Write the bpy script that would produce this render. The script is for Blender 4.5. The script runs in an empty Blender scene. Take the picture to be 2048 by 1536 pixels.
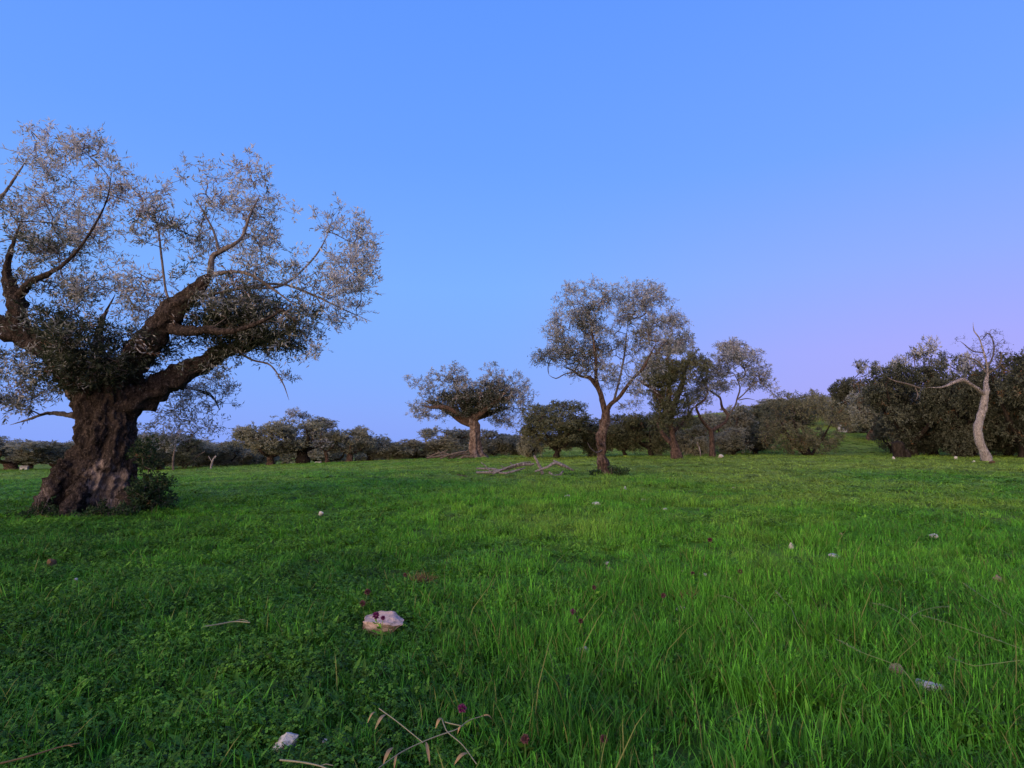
import bpy, math, random
import numpy as np

# ------------------------------------------------------------------ camera, sky, light, exposure
SC = bpy.context.scene
COL = SC.collection
R = math.radians
F = 1150.0                    # focal length in photo pixels (2048 wide)
HORIZON = 885.0
PITCH = math.atan((HORIZON - 768.0) / F)
CAM = np.array([0.0, 0.0, 1.42])

cd = bpy.data.cameras.new('camera')
cd.sensor_width = 36.0
cd.lens = F / 2048.0 * 36.0
cd.clip_start = 0.05
cd.clip_end = 3000.0
cam = bpy.data.objects.new('camera', cd)
COL.objects.link(cam)
cam.location = CAM
cam.rotation_euler = (math.pi / 2 + PITCH, 0, 0)
SC.camera = cam

SC.view_settings.view_transform = 'Standard'
SC.view_settings.look = 'None'
SC.view_settings.exposure = 0.0
SC.view_settings.gamma = 1.0
SC.view_settings.use_curve_mapping = False

SUN_AZ, SUN_EL = -145.0, 14.0          # degrees, azimuth clockwise from +Y (view direction): behind the camera, to the left
sund = bpy.data.lights.new('sun', 'SUN')
sund.energy = 3.2
sund.angle = R(50)
sund.color = (1.0, 0.76, 0.60)
sun = bpy.data.objects.new('sun', sund)
COL.objects.link(sun)
sun.rotation_euler = (R(90 - SUN_EL), 0, R(180 - SUN_AZ))

world = bpy.data.worlds.new('World')
SC.world = world
world.use_nodes = True
nt = world.node_tree
nt.nodes.clear()
def N(tree, typ, **kw):
    n = tree.nodes.new(typ)
    for k, v in kw.items():
        setattr(n, k, v)
    return n
def L(tree, a, b):
    tree.links.new(a, b)
def ramp(tree, fac, stops, interp='LINEAR'):
    r = N(tree, 'ShaderNodeValToRGB')
    cr = r.color_ramp
    cr.interpolation = interp
    while len(cr.elements) < len(stops):
        cr.elements.new(0.5)
    for e, (p, c) in zip(cr.elements, stops):
        e.position = p
        e.color = (c[0], c[1], c[2], 1) if not isinstance(c, (int, float)) else (c, c, c, 1)
    if fac is not None:
        L(tree, fac, r.inputs[0])
    return r.outputs[0]
def mixc(tree, fac, a, b, blend='MIX'):
    m = N(tree, 'ShaderNodeMix', data_type='RGBA', blend_type=blend)
    for sock, v in ((m.inputs[0], fac), (m.inputs[6], a), (m.inputs[7], b)):
        if isinstance(v, (int, float)):
            sock.default_value = v
        elif isinstance(v, (tuple, list)):
            sock.default_value = (v[0], v[1], v[2], 1)
        else:
            L(tree, v, sock)
    return m.outputs[2]
def math_(tree, op, a, b=None, clamp=False):
    m = N(tree, 'ShaderNodeMath', operation=op, use_clamp=clamp)
    for i, v in enumerate((a, b)):
        if v is None:
            continue
        if isinstance(v, (int, float)):
            m.inputs[i].default_value = v
        else:
            L(tree, v, m.inputs[i])
    return m.outputs[0]
def maprange(tree, v, a, b, c=0.0, d=1.0, smooth=True):
    m = N(tree, 'ShaderNodeMapRange', interpolation_type='SMOOTHSTEP' if smooth else 'LINEAR')
    L(tree, v, m.inputs[0])
    for i, x in zip((1, 2, 3, 4), (a, b, c, d)):
        m.inputs[i].default_value = x
    return m.outputs[0]

tc = N(nt, 'ShaderNodeTexCoord')
sep = N(nt, 'ShaderNodeSeparateXYZ')
L(nt, tc.outputs['Generated'], sep.inputs[0])
SKY_BLUE = [(0.0, (0.250, 0.395, 1.00)), (0.10, (0.225, 0.415, 1.02)), (0.26, (0.205, 0.440, 1.03)),
            (0.45, (0.150, 0.365, 1.02)), (0.65, (0.118, 0.315, 1.0)), (1.0, (0.10, 0.27, 0.92))]
SKY_PINK = [(0.0, (0.42, 0.38, 0.95)), (0.14, (0.395, 0.39, 0.98)), (0.26, (0.29, 0.41, 1.01)),
            (0.42, (0.175, 0.375, 1.02)), (0.65, (0.125, 0.315, 1.0)), (1.0, (0.10, 0.27, 0.92))]
SKY_WEST = [(0.0, (3.4, 2.2, 1.3)), (0.16, (3.0, 2.1, 1.35)), (0.40, (1.9, 1.6, 1.3)),
            (0.65, (0.55, 0.62, 1.05)), (1.0, (0.10, 0.27, 0.92))]
blue = ramp(nt, sep.outputs['Z'], SKY_BLUE)
pink = ramp(nt, sep.outputs['Z'], SKY_PINK)
west = ramp(nt, sep.outputs['Z'], SKY_WEST)
def azimuth_dot(az):
    d = N(nt, 'ShaderNodeVectorMath', operation='DOT_PRODUCT')
    n2 = N(nt, 'ShaderNodeVectorMath', operation='MULTIPLY')
    n2.inputs[1].default_value = (1, 1, 0)
    L(nt, tc.outputs['Generated'], n2.inputs[0])
    nn = N(nt, 'ShaderNodeVectorMath', operation='NORMALIZE')
    L(nt, n2.outputs[0], nn.inputs[0])
    L(nt, nn.outputs[0], d.inputs[0])
    d.inputs[1].default_value = (math.sin(R(az)), math.cos(R(az)), 0)
    return d.outputs['Value']
fp = maprange(nt, azimuth_dot(62), 0.40, 1.0)
fw = maprange(nt, azimuth_dot(SUN_AZ), -0.05, 0.95)
c1 = mixc(nt, fp, blue, pink)
c2 = mixc(nt, fw, c1, west)
sky = N(nt, 'ShaderNodeTexSky', sky_type='NISHITA')
sky.sun_disc = False
sky.sun_elevation = R(1.0)
sky.sun_rotation = R(SUN_AZ)
sky.air_density = 1.0
sky.dust_density = 0.6
sky.ozone_density = 3.0
bg1 = N(nt, 'ShaderNodeBackground')
L(nt, sky.outputs[0], bg1.inputs[0])
bg1.inputs[1].default_value = 0.05
bg2 = N(nt, 'ShaderNodeBackground')
L(nt, c2, bg2.inputs[0])
bg2.inputs[1].default_value = 0.97
add = N(nt, 'ShaderNodeAddShader')
L(nt, bg1.outputs[0], add.inputs[0])
L(nt, bg2.outputs[0], add.inputs[1])
wo = N(nt, 'ShaderNodeOutputWorld')
L(nt, add.outputs[0], wo.inputs[0])

SC.cycles.max_bounces = 5
SC.cycles.diffuse_bounces = 3
SC.cycles.glossy_bounces = 1
SC.cycles.transmission_bounces = 3
SC.cycles.transparent_max_bounces = 4
SC.cycles.use_denoising = True

# ------------------------------------------------------------------ helpers
rng = np.random.default_rng(7)
def smooth(a, b, x):
    t = np.clip((np.asarray(x, float) - a) / (b - a), 0, 1)
    return t * t * (3 - 2 * t)
def _hash(ix, iy, iz, seed):
    h = (ix * 374761393 + iy * 668265263 + iz * 2147483647 + seed * 974711) & 0xffffffff
    h = ((h ^ (h >> 13)) * 1274126177) & 0xffffffff
    h = h ^ (h >> 16)
    return (h & 0xffffff) / float(0xffffff)
def vnoise(p, seed=0):
    """value noise in -1..1 for an (n, 3) array"""
    p = np.asarray(p, float)
    i = np.floor(p).astype(np.int64)
    f = p - i
    f = f * f * (3 - 2 * f)
    r = 0
    for dx in (0, 1):
        for dy in (0, 1):
            for dz in (0, 1):
                w = (f[:, 0] if dx else 1 - f[:, 0]) * (f[:, 1] if dy else 1 - f[:, 1]) * (f[:, 2] if dz else 1 - f[:, 2])
                r = r + w * _hash(i[:, 0] + dx, i[:, 1] + dy, i[:, 2] + dz, seed)
    return r * 2 - 1
def fbm(p, seed=0, octv=3):
    a, s, r = 1.0, 1.0, 0
    for k in range(octv):
        r = r + a * vnoise(np.asarray(p) * s, seed + k)
        a *= 0.5
        s *= 2.03
    return r

def ground(x, y):
    x = np.asarray(x, float)
    y = np.asarray(y, float)
    tilt = 0.1 + 0.036 * x
    tilt = 0.42 - np.log1p(np.exp(np.clip((0.42 - tilt) * 5, -40, 40))) / 5         # levels off to the right
    tilt = -1.3 + np.log1p(np.exp(np.clip((tilt + 1.3) * 4, -40, 40))) / 4          # and to the left
    z = tilt * smooth(6, 46, y)
    z = z + 2.0 * smooth(48, 68, y) * smooth(14, 30, x)
    z = z + 7.0 * smooth(66, 150, y) * smooth(6, 60, x)
    z = z - 2.4 * smooth(52, 105, y) * smooth(4, -25, x)
    near = 1 - smooth(60, 120, y)
    p = np.stack([x.ravel(), y.ravel(), np.zeros(x.size)], 1)
    z = z + near * (0.035 * vnoise(p * 0.55, 3) + 0.022 * vnoise(p * 1.7, 4) + 0.03 * vnoise(p * 0.2, 5)).reshape(x.shape)
    return z
def g1(x, y):
    return float(ground(np.array([x]), np.array([y]))[0])
def ray(px, py):
    x, u = (px - 1024.0) / F, (768.0 - py) / F
    c, s = math.cos(PITCH), math.sin(PITCH)
    return np.array([x, c - u * s, s + u * c])
def at(px, py, Y):
    d = ray(px, py)
    return CAM + d * (Y / d[1])
def on_ground(px, py):
    """where the sight line through a photo pixel meets the field"""
    d = ray(px, py)
    lo, t = 0.5, 0.5
    while t < 400:
        p = CAM + d * t
        if p[2] < g1(p[0], p[1]):
            break
        lo = t
        t *= 1.02
    for _ in range(30):
        m = (lo + t) / 2
        p = CAM + d * m
        if p[2] < g1(p[0], p[1]):
            t = m
        else:
            lo = m
    return CAM + d * t

class MB:
    """collects vertices, quads and triangles with a material index and a 'tone' per vertex"""
    def __init__(s):
        s.v, s.t, s.q, s.tr, s.qm, s.tm, s.n = [], [], [], [], [], [], 0
    def add(s, v, quads=None, tris=None, mat=0, tone=0.5):
        v = np.asarray(v, float).reshape(-1, 3)
        s.v.append(v)
        s.t.append(np.broadcast_to(np.asarray(tone, float), (len(v),)))
        if quads is not None and len(quads):
            s.q.append(np.asarray(quads) + s.n)
            s.qm.append(np.full(len(quads), mat))
        if tris is not None and len(tris):
            s.tr.append(np.asarray(tris) + s.n)
            s.tm.append(np.full(len(tris), mat))
        s.n += len(v)
    def mesh(s, name, mats, smooth_shade=True):
        me = bpy.data.meshes.new(name)
        v = np.concatenate(s.v)
        q = np.concatenate(s.q).astype(np.int32) if s.q else np.zeros((0, 4), np.int32)
        t = np.concatenate(s.tr).astype(np.int32) if s.tr else np.zeros((0, 3), np.int32)
        mi = np.concatenate(s.qm + s.tm).astype(np.int32)
        me.vertices.add(len(v))
        me.vertices.foreach_set('co', v.astype(np.float32).ravel())
        me.loops.add(q.size + t.size)
        me.loops.foreach_set('vertex_index', np.concatenate([q.ravel(), t.ravel()]).astype(np.int32))
        me.polygons.add(len(q) + len(t))
        st = np.concatenate([np.arange(len(q)) * 4, q.size + np.arange(len(t)) * 3]).astype(np.int32)
        me.polygons.foreach_set('loop_start', st)
        me.polygons.foreach_set('material_index', mi)
        me.polygons.foreach_set('use_smooth', np.full(len(mi), smooth_shade))
        a = me.attributes.new('tone', 'FLOAT', 'POINT')
        a.data.foreach_set('value', np.concatenate(s.t).astype(np.float32))
        for m in mats:
            me.materials.append(m)
        me.update(calc_edges=True)
        me.validate()
        return me

def tag(o, label=None, cat=None, group=None, kind=None):
    if label: o['label'] = label
    if cat: o['category'] = cat
    if group: o['group'] = group
    if kind: o['kind'] = kind
    return o
def link(name, me, parent=None, loc=(0, 0, 0)):
    o = bpy.data.objects.new(name, me)
    COL.objects.link(o)
    o.location = loc
    if parent is not None:
        o.parent = parent
    return o
def thing(name, label, cat, loc, group=None):
    o = bpy.data.objects.new(name, None)
    COL.objects.link(o)
    o.location = loc
    o.empty_display_size = 0.3
    return tag(o, label, cat, group)

def resample(P, step):
    """Catmull-Rom through rows of (x, y, z, r)"""
    P = np.asarray(P, float)
    Q = np.vstack([2 * P[0] - P[1], P, 2 * P[-1] - P[-2]])
    out = []
    for i in range(1, len(Q) - 2):
        a, b, c, d = Q[i - 1], Q[i], Q[i + 1], Q[i + 2]
        n = max(1, int(np.linalg.norm((c - b)[:3]) / step))
        t = (np.arange(n) / n)[:, None]
        out.append(0.5 * (2 * b + (c - a) * t + (2 * a - 5 * b + 4 * c - d) * t ** 2 + (3 * b - a - 3 * c + d) * t ** 3))
    out.append(Q[-2][None])
    o = np.vstack(out)
    o[:, 3] = np.maximum(o[:, 3], 0.002)
    return o
def frames(C):
    T = np.gradient(C, axis=0) if len(C) > 2 else np.tile(C[-1] - C[0], (len(C), 1))
    T = T / np.maximum(np.linalg.norm(T, axis=1, keepdims=True), 1e-9)
    a = np.array([1.0, 0, 0]) if abs(T[0][0]) < 0.8 else np.array([0, 1.0, 0])
    U = np.zeros_like(C)
    u = a - T[0] * a.dot(T[0])
    for i in range(len(C)):
        u = u - T[i] * u.dot(T[i])
        u = u / max(np.linalg.norm(u), 1e-9)
        U[i] = u
    return T, U, np.cross(T, U)
def tube(mb, P, nseg=8, gnarl=0.0, flute=0.0, mat=0, tone=0.5, seed=0, cap=True, freq=3.0):
    P = np.asarray(P, float)
    C = P[:, :3]
    T, U, V = frames(C)
    th = np.arange(nseg) / nseg * 2 * np.pi
    ct, sn = np.cos(th), np.sin(th)
    ringdir = U[:, None, :] * ct[None, :, None] + V[:, None, :] * sn[None, :, None]
    rad = np.repeat(P[:, 3:4], nseg, 1)
    s = np.concatenate([[0], np.cumsum(np.linalg.norm(np.diff(C, axis=0), axis=1))])
    if flute:
        tw = s[:, None] * 0.5 / max(P[:, 3].max(), 0.05)
        rad = rad * (1 + flute * (0.6 * np.sin(3 * th[None] + tw + seed) + 0.5 * np.sin(5 * th[None] - tw * 0.7 + seed * 2.1) + 0.3 * np.sin(9 * th[None] + tw * 1.3)))
    v = C[:, None, :] + ringdir * rad[:, :, None]
    if gnarl:
        q = v.reshape(-1, 3)
        nz = fbm(q * freq / max(P[:, 3].max(), 0.02) * 0.35, 11 + seed, 4).reshape(rad.shape)
        v = C[:, None, :] + ringdir * (rad * (1 + gnarl * nz))[:, :, None]
    n = len(P)
    i = np.arange(n - 1)[:, None] * nseg
    j = np.arange(nseg)[None]
    k = (j + 1) % nseg
    q = np.stack([i + j, i + k, i + nseg + k, i + nseg + j], -1).reshape(-1, 4)
    v = v.reshape(-1, 3)
    tris = None
    if cap:
        v = np.vstack([v, C[-1] + T[-1] * P[-1, 3] * 0.4])
        e = len(v) - 1
        b = (n - 1) * nseg
        tris = np.stack([b + np.arange(nseg), b + (np.arange(nseg) + 1) % nseg, np.full(nseg, e)], 1)
    mb.add(v, q, tris, mat, tone)

def unit(v):
    return v / np.maximum(np.linalg.norm(v, axis=-1, keepdims=True), 1e-9)
def add_leaves(mb, pos, dr, ln, wd, tone, rg, mat=1, fold=0.15):
    n = len(pos)
    if not n:
        return
    dr = unit(dr)
    side = unit(np.cross(dr, unit(rg.normal(size=(n, 3)))))
    nrm = np.cross(side, dr)
    ln = np.broadcast_to(ln, (n,))[:, None]
    wd = np.broadcast_to(wd, (n,))[:, None]
    m = pos + dr * ln * 0.45 + nrm * ln * 0.05
    v = np.stack([pos, m - side * wd * 0.5, pos + dr * ln - nrm * ln * fold * 0.5, m + side * wd * 0.5], 1)
    q = np.arange(n * 4).reshape(n, 4)
    mb.add(v, q, None, mat, np.repeat(np.broadcast_to(tone, (n,)), 4))

# ------------------------------------------------------------------ materials
def new_mat(name):
    m = bpy.data.materials.new(name)
    m.use_nodes = True
    m.node_tree.nodes.clear()
    return m, m.node_tree
def out_(t, sh):
    o = N(t, 'ShaderNodeOutputMaterial')
    L(t, sh, o.inputs[0])
def attr(t, name):
    a = N(t, 'ShaderNodeAttribute', attribute_name=name)
    return a.outputs['Fac']
def noise(t, scale, vec=None, detail=3.0, rough=0.55):
    n = N(t, 'ShaderNodeTexNoise')
    n.inputs['Scale'].default_value = scale
    n.inputs['Detail'].default_value = detail
    n.inputs['Roughness'].default_value = rough
    if vec is not None:
        L(t, vec, n.inputs['Vector'])
    return n.outputs['Fac']
def principled(t, col, rough=0.7, spec=0.3, normal=None):
    b = N(t, 'ShaderNodeBsdfPrincipled')
    if isinstance(col, tuple):
        b.inputs['Base Color'].default_value = (*col, 1)
    else:
        L(t, col, b.inputs['Base Color'])
    if isinstance(rough, (int, float)):
        b.inputs['Roughness'].default_value = rough
    else:
        L(t, rough, b.inputs['Roughness'])
    b.inputs['Specular IOR Level'].default_value = spec
    if normal is not None:
        L(t, normal, b.inputs['Normal'])
    return b.outputs[0]
def bump(t, h, strength=0.5, dist=0.02):
    b = N(t, 'ShaderNodeBump')
    b.inputs['Strength'].default_value = strength
    b.inputs['Distance'].default_value = dist
    L(t, h, b.inputs['Height'])
    return b.outputs[0]

def leaf_mat(name, dark, mid, pale, under, brown=(0.16, 0.085, 0.04), transl=0.3):
    """thin leaf: tone 0..0.85 runs from near-black leaf, the shade of dense clumps put into colour, to silvery leaf, above 0.9 withered brown"""
    m, t = new_mat(name)
    tone = attr(t, 'tone')
    geo = N(t, 'ShaderNodeNewGeometry')
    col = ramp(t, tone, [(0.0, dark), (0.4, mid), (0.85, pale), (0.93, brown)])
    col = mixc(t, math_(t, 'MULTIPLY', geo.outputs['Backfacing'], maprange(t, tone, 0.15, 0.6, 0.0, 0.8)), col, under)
    d = principled(t, col, 0.6, 0.18)
    tr = N(t, 'ShaderNodeBsdfTranslucent')
    L(t, col, tr.inputs[0])
    mx = N(t, 'ShaderNodeMixShader')
    mx.inputs[0].default_value = transl
    L(t, d, mx.inputs[1])
    L(t, tr.outputs[0], mx.inputs[2])
    out_(t, mx.outputs[0])
    return m
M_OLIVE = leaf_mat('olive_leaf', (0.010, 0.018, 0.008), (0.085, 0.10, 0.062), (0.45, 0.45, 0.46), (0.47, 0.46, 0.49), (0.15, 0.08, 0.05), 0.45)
M_OAK = leaf_mat('evergreen_leaf', (0.012, 0.018, 0.010), (0.052, 0.060, 0.038), (0.165, 0.172, 0.125), (0.11, 0.116, 0.085), transl=0.38)
M_DOME = leaf_mat('dense_olive_leaf', (0.032, 0.040, 0.016), (0.092, 0.102, 0.052), (0.22, 0.22, 0.13), (0.165, 0.17, 0.105), transl=0.42)
M_BUSH = leaf_mat('scrub_leaf', (0.075, 0.080, 0.042), (0.225, 0.222, 0.145), (0.42, 0.40, 0.30), (0.38, 0.37, 0.29), transl=0.48)
M_ROUND = leaf_mat('round_bush_leaf', (0.045, 0.052, 0.022), (0.125, 0.128, 0.066), (0.26, 0.25, 0.15), (0.22, 0.215, 0.14), transl=0.42)
M_SHOOT = leaf_mat('shoot_leaf', (0.010, 0.024, 0.009), (0.024, 0.055, 0.018), (0.05, 0.10, 0.03), (0.05, 0.08, 0.04))

def bark_mat(name, dark, mid, pale, pale_amt=0.6, scale=5.0, bstr=1.0, stretch=0.35, bdist=0.14, fleck=0.35):
    m, t = new_mat(name)
    tc = N(t, 'ShaderNodeTexCoord')
    mp = N(t, 'ShaderNodeMapping')
    mp.inputs['Scale'].default_value = (1, 1, stretch)
    L(t, tc.outputs['Object'], mp.inputs[0])
    n1 = noise(t, scale * 2.2, mp.outputs[0], 8, 0.72)
    n2 = noise(t, scale * 0.45, tc.outputs['Object'], 5, 0.65)
    n3 = noise(t, scale * 7, mp.outputs[0], 5, 0.75)
    col = ramp(t, n1, [(0.38, dark), (0.52, mid), (0.66, tuple(x * 2.2 for x in mid))])
    tone = attr(t, 'tone')                                    # 0.5 plain bark, towards 1 bare weathered wood
    pm = math_(t, 'ADD', math_(t, 'MULTIPLY', math_(t, 'SUBTRACT', tone, 0.5), 2.2), math_(t, 'SUBTRACT', n2, 1.0 - pale_amt * 0.45))
    pm = maprange(t, math_(t, 'ADD', pm, math_(t, 'MULTIPLY', math_(t, 'SUBTRACT', n3, 0.5), 0.5)), 0.02, 0.30)
    n4 = noise(t, scale * 5, tc.outputs['Object'], 3, 0.6)
    col = mixc(t, maprange(t, n4, 0.54, 0.68, 0, fleck), col, tuple(x * 0.5 for x in pale))
    pc = mixc(t, maprange(t, n3, 0.35, 0.65), tuple(x * 0.35 for x in pale), pale)
    col = mixc(t, pm, col, pc)
    h = math_(t, 'ADD', n1, math_(t, 'MULTIPLY', n3, 0.5))
    out_(t, principled(t, col, 0.9, 0.12, bump(t, h, bstr, bdist)))
    return m
M_BARK = bark_mat('old_olive_bark', (0.008, 0.006, 0.0055), (0.038, 0.028, 0.025), (0.33, 0.26, 0.24), 0.55, 5.0, fleck=0.6)
M_TWIG = bark_mat('twig_bark', (0.04, 0.032, 0.03), (0.09, 0.075, 0.072), (0.26, 0.23, 0.22), 0.8, 9.0, 0.2)
M_BARK2 = bark_mat('young_bark', (0.018, 0.012, 0.010), (0.085, 0.055, 0.045), (0.34, 0.26, 0.23), 0.9, 6.0)
M_DARKBARK = bark_mat('dark_bark', (0.008, 0.006, 0.005), (0.026, 0.020, 0.016), (0.12, 0.10, 0.09), 0.4, 5.0)
M_DEAD = bark_mat('bleached_wood', (0.07, 0.058, 0.056), (0.26, 0.225, 0.22), (0.42, 0.38, 0.375), 0.9, 7.0)
M_GREYWOOD = bark_mat('grey_dead_wood', (0.04, 0.03, 0.026), (0.12, 0.095, 0.08), (0.34, 0.29, 0.26), 0.8, 8.0)

def patch_color(t, a, b, c):
    """colour of the sward over the field: deep green, fresh green, straw-green, by where it grows; the near vignette is painted in too"""
    geo = N(t, 'ShaderNodeNewGeometry')
    n1 = noise(t, 0.16, geo.outputs['Position'], 4, 0.6)
    n2 = noise(t, 0.75, geo.outputs['Position'], 3, 0.6)
    f = math_(t, 'ADD', math_(t, 'MULTIPLY', n1, 0.75), math_(t, 'MULTIPLY', n2, 0.35))
    s = N(t, 'ShaderNodeSeparateXYZ')
    L(t, geo.outputs['Position'], s.inputs[0])
    f = math_(t, 'ADD', f, maprange(t, s.outputs['Y'], 2.5, 13, -0.10, 0.07))  # near sward deepened, mid field lifted: vignette and blade-gap shade in the colour
    f = math_(t, 'ADD', f, maprange(t, s.outputs['Y'], 14, 36, 0.0, 0.18))
    f = math_(t, 'ADD', f, maprange(t, s.outputs['X'], -6, 3, -0.07, 0.05))
    return ramp(t, f, [(0.38, a), (0.58, b), (0.82, c)])
def grass_mat(name, a, b, c, transl=0.35, vary=0.85, tip=(0.17, 0.19, 0.05)):
    m, t = new_mat(name)
    col = patch_color(t, a, b, c)
    oi = N(t, 'ShaderNodeObjectInfo')
    tone = attr(t, 'tone')
    v = math_(t, 'ADD', math_(t, 'MULTIPLY', tone, 0.5), math_(t, 'MULTIPLY', oi.outputs['Random'], 0.5))
    k = maprange(t, v, 0.1, 0.9, 1 - vary, 1 + vary, False)
    vm = N(t, 'ShaderNodeVectorMath', operation='SCALE')
    L(t, col, vm.inputs[0])
    L(t, k, vm.inputs['Scale'])
    col = mixc(t, maprange(t, tone, 0.93, 0.97), vm.outputs[0], tip)
    d = principled(t, col, 0.6, 0.2)
    tr = N(t, 'ShaderNodeBsdfTranslucent')
    L(t, col, tr.inputs[0])
    mx = N(t, 'ShaderNodeMixShader')
    mx.inputs[0].default_value = transl
    L(t, d, mx.inputs[1])
    L(t, tr.outputs[0], mx.inputs[2])
    out_(t, mx.outputs[0])
    return m
M_GRASS = grass_mat('grass_blade', (0.032, 0.145, 0.014), (0.088, 0.290, 0.020), (0.235, 0.350, 0.048))
M_CLOVER = grass_mat('clover_leaf', (0.050, 0.135, 0.014), (0.105, 0.250, 0.018), (0.200, 0.290, 0.040), 0.3)

# ------------------------------------------------------------------ the ground
def make_ground():
    ys = np.concatenate([np.linspace(-12, 3, 40), 3 + (np.linspace(0, 1, 250)[1:] ** 2.2) * 800])
    u = np.linspace(-1, 1, 241)
    xs = np.sign(u) * (np.abs(u) ** 2.4) * 700 + u * 12
    X, Y = np.meshgrid(xs, ys)
    Z = ground(X, Y)
    ny, nx = X.shape
    v = np.stack([X, Y, Z], -1).reshape(-1, 3)
    i = np.arange(ny - 1)[:, None] * nx + np.arange(nx - 1)[None]
    q = np.stack([i, i + 1, i + nx + 1, i + nx], -1).reshape(-1, 4)
    m, t = new_mat('field_soil')
    geo = N(t, 'ShaderNodeNewGeometry')
    col = patch_color(t, (0.018, 0.050, 0.008), (0.066, 0.170, 0.015), (0.200, 0.265, 0.042))
    n = noise(t, 3.0, geo.outputs['Position'], 6, 0.7)
    col = mixc(t, maprange(t, n, 0.46, 0.62, 0, 0.75), col, (0.040, 0.030, 0.018))
    n2 = noise(t, 14.0, geo.outputs['Position'], 5, 0.7)
    h = math_(t, 'ADD', n, n2)
    out_(t, principled(t, col, 0.95, 0.05, bump(t, h, 0.8, 0.05)))
    mb = MB()
    mb.add(v, q)
    tag(link('ground', mb.mesh('ground', [m])), 'gently sloping field soil under the grass', kind='structure')
make_ground()

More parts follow.
